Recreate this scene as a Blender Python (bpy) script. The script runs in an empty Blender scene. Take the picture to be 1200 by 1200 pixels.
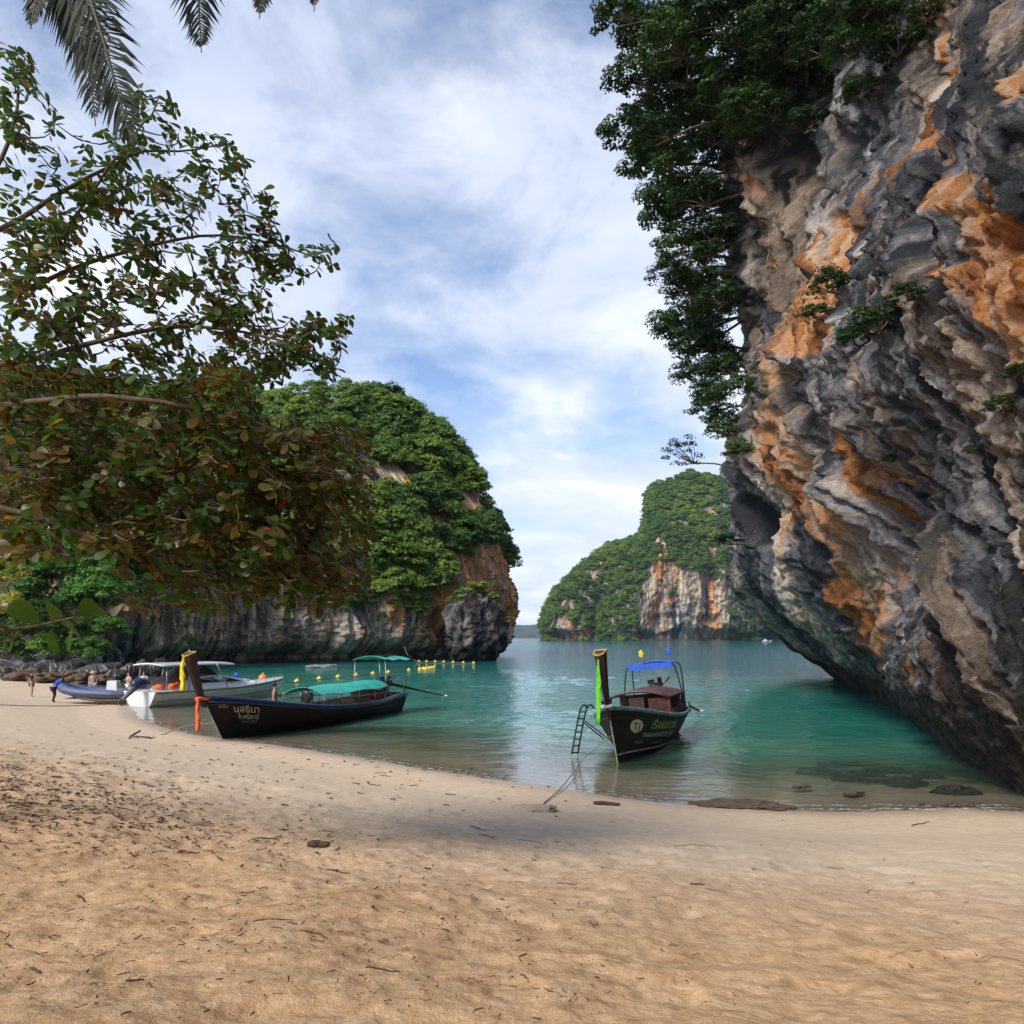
import bpy, math, random
import numpy as np
from mathutils import Vector, Matrix, Euler

SC = bpy.context.scene
COL = SC.collection
R = math.radians

# ------------------------------------------------------------------ camera
F = 1000.0           # focal length in photo pixels (photo is 1200 wide)
VH = 747.0           # photo row of the horizon
H = 3.6              # eye height over the sea
cam_d = bpy.data.cameras.new("camera")
cam_d.sensor_width = 36.0
cam_d.lens = F / 1200.0 * 36.0
cam_d.shift_y = (VH - 600.0) / 1200.0
cam_d.clip_start = 0.1
cam_d.clip_end = 20000.0
cam = bpy.data.objects.new("camera", cam_d)
COL.objects.link(cam)
cam.location = (0, 0, H)
cam.rotation_euler = (R(90), 0, 0)
SC.camera = cam

def P(u, v, y):
    """point at depth y that the photograph shows at column u, row v"""
    return Vector(((u - 600.0) / F * y, y, H - (v - VH) / F * y))

def G(u, v, z=0.0):
    """point of a level plane at height z"""
    return P(u, v, (H - z) * F / (v - VH))

# ------------------------------------------------------------------ light
SUN_EL, SUN_AZ = R(43), R(-138)      # azimuth clockwise from +y
sun_dir = Vector((math.sin(SUN_AZ) * math.cos(SUN_EL), math.cos(SUN_AZ) * math.cos(SUN_EL), math.sin(SUN_EL)))
sun_d = bpy.data.lights.new("sun", 'SUN')
sun_d.energy = 3.0
sun_d.angle = R(18)
sun_d.color = (1.0, 0.94, 0.85)
sun = bpy.data.objects.new("sun", sun_d)
COL.objects.link(sun)
sun.rotation_euler = (-sun_dir).to_track_quat('-Z', 'Y').to_euler()
sun.location = (-60, -60, 120)

class NT:
    """short node-tree builder"""
    def __init__(s, tree):
        s.t = tree
        for n in list(tree.nodes): tree.nodes.remove(n)
    def n(s, kind, ins=None, **kw):
        nd = s.t.nodes.new(kind)
        for k, v in kw.items(): setattr(nd, k, v)
        for k, v in (ins or {}).items():
            sk = nd.inputs[k]
            if isinstance(v, bpy.types.NodeSocket): s.t.links.new(v, sk)
            else: sk.default_value = v
        return nd
    def math(s, op, a, b=0.0, c=None, clamp=False):
        nd = s.n('ShaderNodeMath', {0: a, 1: b}, operation=op, use_clamp=clamp)
        if c is not None:
            if isinstance(c, bpy.types.NodeSocket): s.t.links.new(c, nd.inputs[2])
            else: nd.inputs[2].default_value = c
        return nd.outputs[0]
    def vmath(s, op, a, b=(0, 0, 0)):
        return s.n('ShaderNodeVectorMath', {0: a, 1: b}, operation=op).outputs[0]
    def noise(s, vec, scale, detail=4.0, rough=0.5, dist=0.0, out=0):
        return s.n('ShaderNodeTexNoise', {'Vector': vec, 'Scale': scale, 'Detail': detail, 'Roughness': rough, 'Distortion': dist}).outputs[out]
    def ramp(s, fac, stops, interp='LINEAR'):
        nd = s.n('ShaderNodeValToRGB', {0: fac})
        nd.color_ramp.interpolation = interp
        el = nd.color_ramp.elements
        while len(el) < len(stops): el.new(0.5)
        for e, (p, c) in zip(el, stops):
            e.position = p
            e.color = (c, c, c, 1) if isinstance(c, (int, float)) else (*c, 1)
        return nd.outputs[0]
    def mix(s, fac, a, b, blend='MIX'):
        nd = s.n('ShaderNodeMix', data_type='RGBA', blend_type=blend)
        for k, v in ((0, fac), (6, a), (7, b)):
            if isinstance(v, bpy.types.NodeSocket): s.t.links.new(v, nd.inputs[k])
            elif k == 0: nd.inputs[k].default_value = v
            else: nd.inputs[k].default_value = (*v, 1) if len(v) == 3 else v
        return nd.outputs[2]
    def xyz(s, x, y, z=0.0):
        return s.n('ShaderNodeCombineXYZ', {0: x, 1: y, 2: z}).outputs[0]
    def sep(s, v):
        return s.n('ShaderNodeSeparateXYZ', {0: v}).outputs

world = bpy.data.worlds.new("World")
SC.world = world
world.use_nodes = True
w = NT(world.node_tree)
sky = w.n('ShaderNodeTexSky', sky_type='NISHITA', sun_disc=False, sun_elevation=SUN_EL, sun_rotation=SUN_AZ,
          altitude=0.0, air_density=1.0, dust_density=0.6, ozone_density=2.0)
tc = w.n('ShaderNodeTexCoord').outputs['Generated']
dx, dy, dz = w.sep(tc)
zz = w.math('ADD', w.math('MAXIMUM', dz, 0.0), 0.22)
cp = w.xyz(w.math('DIVIDE', dx, zz), w.math('DIVIDE', dy, zz), 3.7)
big = w.noise(cp, 1.15, 3.0, 0.5, 0.4)
fine = w.noise(cp, 2.9, 11.0, 0.6, 0.35)
wisp = w.noise(w.vmath('MULTIPLY', cp, (1.3, 1.0, 1.0)), 2.8, 10.0, 0.62, 0.6)
cl = w.math('ADD', w.math('MULTIPLY', big, 0.40), w.math('ADD', w.math('MULTIPLY', fine, 0.44), w.math('MULTIPLY', wisp, 0.24)))
low = w.math('MULTIPLY', w.math('SUBTRACT', 0.55, dz, clamp=True), 0.34)
cl = w.math('ADD', cl, low)
cov = w.ramp(cl, [(0.49, 0.05), (0.57, 0.40), (0.64, 0.80), (0.75, 0.97)])
# cloud brightness: denser clouds show grey-blue undersides
shade = w.ramp(w.noise(cp, 3.3, 6.0, 0.55, 0.3), [(0.30, (6.0, 6.7, 8.4)), (0.52, (7.4, 8.0, 9.4)), (0.72, (9.6, 9.9, 10.4))])
skyc = w.mix(1.0, sky.outputs[0], (1.35, 1.40, 1.55), 'MULTIPLY')
col = w.mix(cov, skyc, shade)
bg = w.n('ShaderNodeBackground', {'Color': col, 'Strength': 0.09})
out = w.n('ShaderNodeOutputWorld', {'Surface': bg.outputs[0]})

SC.view_settings.view_transform = 'Standard'
SC.view_settings.look = 'None'
SC.view_settings.exposure = 0.45
SC.view_settings.gamma = 1.0
SC.view_settings.use_curve_mapping = False
SC.render.engine = 'CYCLES'
SC.cycles.use_denoising = True
SC.cycles.max_bounces = 8
SC.cycles.diffuse_bounces = 3
SC.cycles.glossy_bounces = 3
SC.cycles.transmission_bounces = 4
SC.cycles.transparent_max_bounces = 12
SC.cycles.caustics_reflective = False
SC.cycles.caustics_refractive = False

# ------------------------------------------------------------------ noise
_rs = np.random.RandomState(11)
_perm = np.concatenate([_rs.permutation(256)] * 3).astype(np.int32)
_gr = np.array([(1,1,0),(-1,1,0),(1,-1,0),(-1,-1,0),(1,0,1),(-1,0,1),(1,0,-1),(-1,0,-1),
                (0,1,1),(0,-1,1),(0,1,-1),(0,-1,-1),(1,1,0),(-1,1,0),(0,-1,1),(0,-1,-1)], np.float32)
def pn(x, y, z=0.0):
    """gradient noise, about -1..1"""
    x, y, z = np.broadcast_arrays(np.asarray(x, np.float32), np.asarray(y, np.float32), np.asarray(z, np.float32))
    xf, yf, zf = np.floor(x), np.floor(y), np.floor(z)
    xi, yi, zi = xf.astype(np.int32) & 255, yf.astype(np.int32) & 255, zf.astype(np.int32) & 255
    x, y, z = x - xf, y - yf, z - zf
    fx, fy, fz = (t * t * t * (t * (t * 6 - 15) + 10) for t in (x, y, z))
    def g(a, b, c):
        h = _perm[_perm[_perm[xi + a] + yi + b] + zi + c] & 15
        v = _gr[h]
        return v[..., 0] * (x - a) + v[..., 1] * (y - b) + v[..., 2] * (z - c)
    def lerp(a, b, t): return a + (b - a) * t
    return lerp(lerp(lerp(g(0,0,0), g(1,0,0), fx), lerp(g(0,1,0), g(1,1,0), fx), fy),
                lerp(lerp(g(0,0,1), g(1,0,1), fx), lerp(g(0,1,1), g(1,1,1), fx), fy), fz)
def fbm(x, y, z=0.0, oct=4, gain=0.5):
    s, a, f = 0.0, 1.0, 1.0
    for i in range(oct):
        s = s + a * pn(x * f + i * 17.3, y * f + i * 5.1, z * f + i * 9.7)
        a *= gain; f *= 2.03
    return s
def ridge(x, y, z=0.0, oct=3, gain=0.5):
    s, a, f = 0.0, 1.0, 1.0
    for i in range(oct):
        s = s + a * (1 - 2 * np.abs(pn(x * f + i * 7.3, y * f + i * 15.1, z * f + i * 3.7)))
        a *= gain; f *= 2.1
    return s
def smooth(a, b, x):
    t = np.clip((x - a) / (b - a), 0, 1)
    return t * t * (3 - 2 * t)

# ------------------------------------------------------------------ mesh helpers
def tag(o, label=None, cat=None, group=None, kind=None):
    if label: o['label'] = label
    if cat: o['category'] = cat
    if group: o['group'] = group
    if kind: o['kind'] = kind
    return o
def empty(name, loc=(0, 0, 0), rz=0.0):
    o = bpy.data.objects.new(name, None)
    o.empty_display_size = 0.3
    o.location = loc
    o.rotation_euler = (0, 0, rz)
    COL.objects.link(o)
    return o
def link(name, me, parent=None):
    o = bpy.data.objects.new(name, me)
    COL.objects.link(o)
    if parent is not None: o.parent = parent
    return o
def np_mesh(name, co, quads, mat=None, smooth_=True, attrs=None):
    me = bpy.data.meshes.new(name)
    co = np.asarray(co, np.float32).reshape(-1, 3)
    quads = np.asarray(quads, np.int32)
    k = quads.shape[1]
    me.vertices.add(len(co)); me.vertices.foreach_set('co', co.ravel())
    me.loops.add(quads.size); me.loops.foreach_set('vertex_index', quads.ravel())
    me.polygons.add(len(quads))
    me.polygons.foreach_set('loop_start', np.arange(0, quads.size, k, dtype=np.int32))
    if smooth_: me.polygons.foreach_set('use_smooth', np.ones(len(quads), bool))
    for an, (ty, data) in (attrs or {}).items():
        a = me.attributes.new(an, ty, 'POINT')
        a.data.foreach_set({'FLOAT': 'value', 'FLOAT_VECTOR': 'vector', 'FLOAT_COLOR': 'color'}[ty], np.asarray(data, np.float32).ravel())
    me.update(calc_edges=True)
    if mat: me.materials.append(mat)
    return me
def grid_quads(n, m, wrap=False):
    i = np.arange(n * m).reshape(n, m)
    if wrap: i = np.concatenate([i, i[:, :1]], 1)
    return np.stack([i[:-1, :-1], i[:-1, 1:], i[1:, 1:], i[1:, :-1]], -1).reshape(-1, 4)

class MB:
    """collects polygons; build() links them as one mesh object"""
    def __init__(s): s.v, s.f = [], []
    def add(s, vs, fs):
        b = len(s.v)
        s.v += [tuple(p) for p in vs]
        s.f += [tuple(b + i for i in f) for f in fs]
        return s
    def box(s, c, d, rot=None, taper=1.0):
        hx, hy, hz = d[0] / 2, d[1] / 2, d[2] / 2
        vs = [Vector((x * hx * (taper if z > 0 else 1), y * hy * (taper if z > 0 else 1), z * hz)) for z in (-1, 1) for y in (-1, 1) for x in (-1, 1)]
        if rot is not None: vs = [rot @ p for p in vs]
        vs = [p + Vector(c) for p in vs]
        return s.add(vs, [(0, 2, 3, 1), (4, 5, 7, 6), (0, 1, 5, 4), (2, 6, 7, 3), (0, 4, 6, 2), (1, 3, 7, 5)])
    def tube(s, pts, rad, sides=6, flat=1.0):
        pts = [Vector(p) for p in pts]
        if isinstance(rad, (int, float)): rad = [rad] * len(pts)
        rings = []
        up = Vector((0, 0, 1))
        for i, p in enumerate(pts):
            d = (pts[min(i + 1, len(pts) - 1)] - pts[max(i - 1, 0)])
            d = d.normalized() if d.length > 1e-9 else Vector((0, 0, 1))
            a = d.cross(up)
            if a.length < 0.05: a = d.cross(Vector((1, 0, 0)))
            a.normalize(); b = a.cross(d)
            rings.append([p + (a * math.cos(2 * math.pi * k / sides) + b * flat * math.sin(2 * math.pi * k / sides)) * rad[i] for k in range(sides)])
        return s.loft(rings)
    def loft(s, rings, cap=True, closed=True):
        n = len(rings[0]); vs = [p for r in rings for p in r]; fs = []
        for i in range(len(rings) - 1):
            for k in range(n if closed else n - 1):
                k2 = (k + 1) % n
                fs.append((i * n + k, i * n + k2, (i + 1) * n + k2, (i + 1) * n + k))
        if cap and closed:
            fs.append(tuple(range(n))[::-1]); fs.append(tuple((len(rings) - 1) * n + k for k in range(n)))
        return s.add(vs, fs)
    def ball(s, c, r, nu=10, nv=6):
        r = (r, r, r) if isinstance(r, (int, float)) else r
        rings = []
        for j in range(nv + 1):
            t = math.pi * (j / nv); t = min(max(t, 0.04), math.pi - 0.04)
            rings.append([(c[0] + r[0] * math.sin(t) * math.cos(2 * math.pi * k / nu), c[1] + r[1] * math.sin(t) * math.sin(2 * math.pi * k / nu), c[2] - r[2] * math.cos(t)) for k in range(nu)])
        return s.loft(rings)
    def mesh(s, name, mat, smooth_=False):
        me = bpy.data.meshes.new(name)
        me.from_pydata(s.v, [], s.f)
        if smooth_: me.polygons.foreach_set('use_smooth', [True] * len(me.polygons))
        me.update()
        if mat: me.materials.append(mat)
        return me
    def build(s, name, mat, parent=None, smooth_=False):
        return link(name, s.mesh(name, mat, smooth_), parent)

def bez(pts, n):
    """Catmull-Rom through pts, n points"""
    pts = np.array([tuple(p) for p in pts], float)
    q = np.vstack([2 * pts[0] - pts[1], pts, 2 * pts[-1] - pts[-2]])
    out = []
    for t in np.linspace(0, len(pts) - 1 - 1e-6, n):
        i = int(t); f = t - i
        p0, p1, p2, p3 = q[i:i + 4]
        out.append(0.5 * (2 * p1 + (p2 - p0) * f + (2 * p0 - 5 * p1 + 4 * p2 - p3) * f * f + (3 * p1 - p0 - 3 * p2 + p3) * f ** 3))
    return np.array(out)

# ------------------------------------------------------------------ materials
MATS = {}
def mat_new(name):
    m = bpy.data.materials.new(name)
    m.use_nodes = True
    MATS[name] = m
    return m, NT(m.node_tree)
def finish(t, bsdf, disp=None):
    t.n('ShaderNodeOutputMaterial', {'Surface': bsdf})
def simple(name, colr, rough=0.6, vary=0.12, scale=6.0, metal=0.0, bump=0.0, coat=0.0, spec=0.5):
    """paint, cloth, wood: a base colour with procedural mottling and wear"""
    if name in MATS: return MATS[name]
    m, t = mat_new(name)
    oc = t.n('ShaderNodeTexCoord').outputs['Object']
    nz = t.noise(oc, scale, 6.0, 0.6)
    d = tuple(c * (1 - vary * 2.2) for c in colr); l = tuple(min(1, c * (1 + vary)) for c in colr)
    c = t.ramp(nz, [(0.3, d), (0.52, colr), (0.72, l)])
    ins = {'Base Color': c, 'Roughness': t.math('ADD', t.math('MULTIPLY', nz, 0.2), rough - 0.1), 'Metallic': metal, 'Coat Weight': coat, 'Specular IOR Level': spec}
    if bump:
        ins['Normal'] = t.n('ShaderNodeBump', {'Height': t.noise(oc, scale * 4, 5.0, 0.6), 'Strength': bump, 'Distance': 0.02}).outputs[0]
    b = t.n('ShaderNodeBsdfPrincipled', ins)
    finish(t, b.outputs[0])
    return m

def leaf_mat(name, stops, trans=0.35, rough=0.45, per='OBJECT', pos_scale=0.0):
    """foliage: colour differs from clump to clump, light passes through the blades"""
    m, t = mat_new(name)
    rnd = t.n('ShaderNodeObjectInfo').outputs['Random']
    geo = t.n('ShaderNodeNewGeometry')
    isl = geo.outputs['Random Per Island']
    fac = t.math('ADD', t.math('MULTIPLY', rnd, 0.62), t.math('MULTIPLY', isl, 0.38))
    if pos_scale:
        pz = t.noise(geo.outputs['Position'], pos_scale, 2.0, 0.5)
        fac = t.math('ADD', t.math('MULTIPLY', fac, 0.55), t.math('MULTIPLY', t.math('SUBTRACT', t.math('MULTIPLY', pz, 2.0), 0.5), 0.45), clamp=True)
    c = t.ramp(fac, stops)
    b = t.n('ShaderNodeBsdfPrincipled', {'Base Color': c, 'Roughness': rough, 'Specular IOR Level': 0.35})
    tr = t.n('ShaderNodeBsdfTranslucent', {'Color': t.mix(1.0, c, (1.25, 1.35, 0.7), 'MULTIPLY')})
    finish(t, t.n('ShaderNodeMixShader', {0: trans, 1: b.outputs[0], 2: tr.outputs[0]}).outputs[0])
    return m

def rock_mat(name, k=1.0, orange=0.5, algae_shade=2.5, pale=0.0, bump=1.0, kp=None, tone=1.0):
    """streaked limestone; 'flow' runs across the drip direction (x) and along it (y)"""
    m, t = mat_new(name)
    kp = kp or k
    fl = t.n('ShaderNodeAttribute', attribute_name='flow').outputs['Vector']
    stain = t.n('ShaderNodeAttribute', attribute_name='stain').outputs['Fac']
    pos = t.n('ShaderNodeNewGeometry').outputs['Position']
    wob = t.noise(pos, 0.6 * kp, 4.0, 0.6, 0.0, 1)
    fl = t.vmath('ADD', fl, t.vmath('MULTIPLY', t.vmath('SUBTRACT', wob, (0.5, 0.5, 0.5)), (0.7 / k, 1.0 / k, 0.0)))
    fx, fy, fz = t.sep(fl)
    def streak(a, b, seed, con, det=6.0, dist=0.5):
        n_ = t.noise(t.xyz(t.math('MULTIPLY', fx, a * k), t.math('MULTIPLY', fy, b * k), seed), 1.0, det, 0.6, dist)
        return t.math('MULTIPLY_ADD', n_, con, 0.5 - 0.5 * con, clamp=True)
    def blend(*pairs):
        o = None
        for s_, w_ in pairs:
            v_ = t.math('MULTIPLY', s_, w_)
            o = v_ if o is None else t.math('ADD', o, v_)
        return o
    st1 = streak(0.45, 0.05, 1.3, 2.2)
    st2 = streak(1.3, 0.12, 5.3, 2.4)
    st4 = streak(3.6, 0.30, 15.3, 2.4, 5.0, 0.3)
    sor = streak(0.32, 0.05, 9.1, 2.4)
    sbl = streak(0.95, 0.07, 21.0, 2.6, 6.0, 0.7)
    reg = t.noise(pos, 0.10 * kp, 4.0, 0.6)
    mot = t.math('MULTIPLY_ADD', t.noise(pos, 1.3 * kp, 10.0, 0.68), 1.9, -0.45, clamp=True)
    spk = t.math('MULTIPLY_ADD', t.noise(pos, 5.5 * kp, 9.0, 0.72), 1.9, -0.45, clamp=True)
    v1 = blend((st2, 0.38), (st4, 0.27), (mot, 0.22), (spk, 0.13))
    grey = t.ramp(v1, [(0.32, (0.018, 0.019, 0.022)), (0.45, (0.075, 0.080, 0.090)), (0.56, (0.22, 0.22, 0.22)), (0.72, (0.62, 0.57, 0.50))])
    v2 = blend((st2, 0.32), (st4, 0.30), (mot, 0.16), (spk, 0.22))
    och = t.ramp(v2, [(0.28, (0.055, 0.030, 0.018)), (0.40, (0.33, 0.115, 0.032)), (0.54, (0.58, 0.25, 0.08)), (0.72, (0.70, 0.50, 0.32))])
    cream = t.ramp(v2, [(0.28, (0.040, 0.034, 0.030)), (0.42, (0.24, 0.175, 0.12)), (0.55, (0.48, 0.37, 0.26)), (0.72, (0.74, 0.64, 0.52))])
    mc = t.ramp(st1, [(0.50 - pale, 0.0), (0.62 - pale, 1.0)])
    fo = t.math('ADD', blend((sor, 0.65), (st2, 0.2), (mot, 0.15)), t.math('MULTIPLY_ADD', stain, 0.30, orange * 0.2 - 0.1))
    mo = t.ramp(fo, [(0.62, 0.0), (0.72, 1.0)])
    c = t.mix(mc, grey, cream)
    c = t.mix(mo, c, och)
    # black mineral runs
    bl = t.math('MULTIPLY', t.ramp(sbl, [(0.54, 0.0), (0.66, 0.95)]), t.ramp(reg, [(0.40, 1.0), (0.62, max(0.0, 0.2 - pale))]))
    bl = t.math('MULTIPLY', bl, 1.0 - max(0.0, pale) * 1.4)
    bl = t.math('MULTIPLY', bl, t.ramp(stain, [(0.3, 1.0), (0.9, 0.45)]))
    c = t.mix(bl, c, (0.022, 0.023, 0.027))
    neg = t.math('MULTIPLY', t.ramp(t.math('MULTIPLY', stain, -1.0), [(0.15, 0.0), (0.8, 1.0)]), t.ramp(v1, [(0.45, 1.0), (0.66, 0.25)]))
    c = t.mix(neg, c, (0.030, 0.033, 0.037))
    # moss, then a dark foot band: algae plus shade painted into the colour
    up = t.sep(t.n('ShaderNodeNewGeometry').outputs['Normal'])[2]
    ms = t.math('MULTIPLY', t.ramp(up, [(0.25, 0.0), (0.7, 1.0)]), t.ramp(mot, [(0.5, 0.0), (0.75, 0.5)]))
    c = t.mix(ms, c, (0.045, 0.065, 0.02))
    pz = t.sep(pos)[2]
    td = t.ramp(t.math('DIVIDE', t.math('ADD', pz, t.math('MULTIPLY', t.math('SUBTRACT', blend((mot, 0.5), (st1, 0.5)), 0.5), algae_shade * 1.6)), algae_shade * 2.0), [(0.25, 1.0), (0.62, 0.0)])
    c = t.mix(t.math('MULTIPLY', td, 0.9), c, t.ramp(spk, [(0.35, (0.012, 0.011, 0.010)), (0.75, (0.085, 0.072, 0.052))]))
    if tone != 1.0: c = t.mix(1.0, c, (tone, tone, tone * 1.05), 'MULTIPLY')
    hgt = blend((t.noise(pos, 2.2 * kp, 12.0, 0.70), 0.9), (st2, 0.30), (st4, 0.22))
    bp = t.n('ShaderNodeBump', {'Height': hgt, 'Strength': 1.0 * bump, 'Distance': 0.40 / kp}).outputs[0]
    b = t.n('ShaderNodeBsdfPrincipled', {'Base Color': c, 'Roughness': 0.85, 'Specular IOR Level': 0.25, 'Normal': bp})
    finish(t, b.outputs[0])
    return m
# ================================================================== THE SETTING
rnd = random.Random(5)
nr = np.random.RandomState(3)

# shoreline (land on the camera's side), from left-behind to right-behind
SHORE = np.array([(-120, 70), (-70, 88), (-46, 90), (-38, 78), (-30, 58), (-21, 46.5), (-16.2, 37.5), (-12, 32.0), (-7.7, 28.4), (-4.3, 25.4),
                  (-1.8, 22.9), (0.8, 20.7), (3.0, 18.9), (5.4, 18.0), (7.0, 17.7), (10.5, 18.0), (14, 17.0), (60, 10)], float)
SHORE = bez([(a, b, 0) for a, b in SHORE], 72)[:, :2]
def shore_dist(x, y):
    """signed distance to the shoreline, positive on land"""
    sh = x.shape; p = np.stack([x.ravel(), y.ravel()], -1).astype(np.float32)
    best = np.full(len(p), 1e12, np.float32); sgn = np.zeros(len(p), np.float32)
    for a, b in zip(SHORE[:-1], SHORE[1:]):
        d = (b - a).astype(np.float32); q = p - a.astype(np.float32)
        tt = np.clip((q @ d) / (d @ d), 0, 1)
        r = q - tt[:, None] * d
        dd = (r * r).sum(1)
        cr = d[0] * q[:, 1] - d[1] * q[:, 0]
        m = dd < best
        best[m] = dd[m]; sgn[m] = np.where(cr[m] < 0, 1, -1)
    return (np.sqrt(best) * sgn).reshape(sh)
def ground_z(x, y, d=None):
    if d is None: d = shore_dist(x, y)
    land = 0.035 * np.minimum(d, 2.5) + 0.125 * np.clip(d - 2.5, 0, 13.5) + 0.02 * np.clip(d - 16, 0, 20)
    far = smooth(38, 55, y)
    land = land * (1 - 0.55 * far)
    sea = 0.045 * np.clip(d, -5, 0) + 0.10 * np.clip(d + 5, -9, 0) + 0.04 * np.clip(d + 14, -60, 0)
    z = np.where(d > 0, land, sea)
    amp = smooth(1.5, 9, d)
    x_, y_ = x, y
    z = z + 0.10 * amp * fbm(x_ * 0.35, y_ * 0.35, 3.1, 3)
    near = smooth(40, 22, np.hypot(x, y))
    z = z + near * amp * (0.034 * fbm(x_ * 1.6, y_ * 1.6, 7.7, 3) - 0.035 * smooth(0.18, 0.5, pn(x_ * 2.1 + 3, y_ * 2.1, 1.5)))
    z = z + near * 0.012 * fbm(x_ * 5.0, y_ * 5.0, 2.2, 2) * (0.25 + amp)
    return z

def polar(rs, angs):
    a, r = np.meshgrid(angs, rs)
    return np.sin(a) * r, np.cos(a) * r
fa = np.linspace(R(-37), R(37), 540)
angs = np.concatenate([np.linspace(R(-180), R(-39), 36), fa, np.linspace(R(39), R(180), 36)])
rs = np.concatenate([[0.3, 1.0, 2.0], np.geomspace(2.6, 48, 400), np.geomspace(49, 6000, 90)])
gx, gy = polar(rs, angs)
gd = shore_dist(gx, gy)
gz = ground_z(gx, gy, gd)

m, t = mat_new('sand')
shd = t.n('ShaderNodeAttribute', attribute_name='shore').outputs['Fac']
pos = t.n('ShaderNodeNewGeometry').outputs['Position']
n1 = t.noise(pos, 0.55, 5.0, 0.6); n2 = t.noise(pos, 5.5, 7.0, 0.65); n3 = t.noise(pos, 90.0, 3.0, 0.7)
dry = t.ramp(t.math('ADD', t.math('MULTIPLY', n2, 0.6), t.math('MULTIPLY', n3, 0.4)), [(0.34, (0.30, 0.165, 0.075)), (0.5, (0.52, 0.325, 0.165)), (0.66, (0.66, 0.46, 0.27))])
wet = t.ramp(t.math('ADD', t.math('MULTIPLY', n2, 0.45), t.math('MULTIPLY', n3, 0.55)), [(0.33, (0.42, 0.31, 0.20)), (0.5, (0.56, 0.43, 0.295)), (0.66, (0.65, 0.52, 0.37))])
soak = (0.30, 0.215, 0.135)
fd = t.math('ADD', shd, t.math('MULTIPLY', t.math('SUBTRACT', n1, 0.5), 4.0))
c = t.mix(t.ramp(t.math('DIVIDE', fd, 20.0), [(0.34, 0.0), (0.62, 1.0)]), wet, dry)
sk = t.ramp(t.math('DIVIDE', t.math('ADD', shd, t.math('MULTIPLY', n1, 0.9)), 4.0), [(0.10, 1.0), (0.36, 0.0)])
sk = t.math('MULTIPLY', sk, t.ramp(t.math('MULTIPLY_ADD', shd, 0.5, 0.75), [(0.0, 0.12), (0.6, 1.0)]))
c = t.mix(t.math('MULTIPLY', sk, 0.8), c, soak)
# seabed: pale sand with dark weed and stones further out
wd = t.math('MULTIPLY', t.ramp(t.noise(pos, 0.33, 6.0, 0.62, 0.6), [(0.50, 0.0), (0.60, 1.0)]), t.ramp(t.math('MULTIPLY', shd, -0.1), [(0.05, 0.0), (0.6, 0.9)]))
c = t.mix(wd, c, (0.045, 0.06, 0.035))
# bits of dark litter ground into the dry sand
lit = t.math('MULTIPLY', t.ramp(t.noise(t.vmath('MULTIPLY', pos, (1.0, 1.6, 1.0)), 3.2, 9.0, 0.72, 1.2), [(0.60, 0.0), (0.68, 0.75)]), t.ramp(t.math('DIVIDE', fd, 20.0), [(0.12, 0.15), (0.45, 1.0)]))
c = t.mix(lit, c, (0.13, 0.065, 0.03))
hb = t.math('ADD', t.math('MULTIPLY', n2, 0.5), t.math('ADD', t.math('MULTIPLY', n3, 0.08), t.math('MULTIPLY', t.noise(pos, 17.0, 4.0, 0.6), 0.3)))
bs = t.ramp(t.math('DIVIDE', fd, 20.0), [(0.12, 0.12), (0.5, 0.75)])
bp = t.n('ShaderNodeBump', {'Height': hb, 'Strength': bs, 'Distance': 0.10}).outputs[0]
rg = t.ramp(t.math('DIVIDE', t.math('ADD', shd, t.math('MULTIPLY', n1, 1.2)), 4.0), [(0.15, 0.32), (0.45, 0.85)])
b = t.n('ShaderNodeBsdfPrincipled', {'Base Color': c, 'Roughness': rg, 'Specular IOR Level': 0.3, 'Normal': bp})
finish(t, b.outputs[0])
me = np_mesh('beach', np.stack([gx, gy, gz], -1), grid_quads(len(rs), len(angs)), m, True, {'shore': ('FLOAT', gd)})
tag(link('beach', me), kind='structure')
GRID = (gx, gy, gz)
def gz_at(x, y):
    return float(ground_z(np.array([[x]], np.float32), np.array([[y]], np.float32))[0, 0])

# ---- sea
m, t = mat_new('sea_water')
dep = t.n('ShaderNodeAttribute', attribute_name='depth').outputs['Fac']
geo = t.n('ShaderNodeNewGeometry'); pos = geo.outputs['Position']
px, py, pz = t.sep(pos)
dist = t.math('POWER', t.math('MAXIMUM', py, 12.0), 0.72)
ps = t.vmath('MULTIPLY', pos, (0.8, 1.35, 1.0))
w1 = t.noise(ps, 0.55, 3.0, 0.5, 0.4); w2 = t.noise(ps, 1.9, 4.0, 0.58, 0.5); w3 = t.noise(ps, 6.0, 3.0, 0.55, 0.3)
wh = t.math('ADD', t.math('MULTIPLY', w1, 0.55), t.math('ADD', t.math('MULTIPLY', w2, 0.34), t.math('MULTIPLY', w3, 0.08)))
calm = t.ramp(t.math('MULTIPLY', dep, 1.0), [(0.0, 0.10), (0.28, 0.55), (1.0, 1.0)])
bp = t.n('ShaderNodeBump', {'Height': wh, 'Strength': calm, 'Distance': 0.24}).outputs[0]
patch = t.noise(pos, 0.045, 4.0, 0.55, 0.5)
body = t.ramp(t.math('DIVIDE', dep, 4.2), [(0.0, (0.36, 0.46, 0.31)), (0.10, (0.16, 0.45, 0.31)), (0.26, (0.035, 0.26, 0.20)), (0.62, (0.010, 0.13, 0.13)), (1.0, (0.008, 0.10, 0.135))])
body = t.mix(1.0, body, t.ramp(patch, [(0.35, (0.72, 0.78, 0.8)), (0.62, (1.12, 1.1, 1.06))]), 'MULTIPLY')
thru = t.ramp(t.math('DIVIDE', dep, 4.2), [(0.0, 0.98), (0.06, 0.85), (0.18, 0.45), (0.38, 0.12), (0.7, 0.0)])
dif = t.n('ShaderNodeBsdfDiffuse', {'Color': body, 'Normal': bp})
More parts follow.
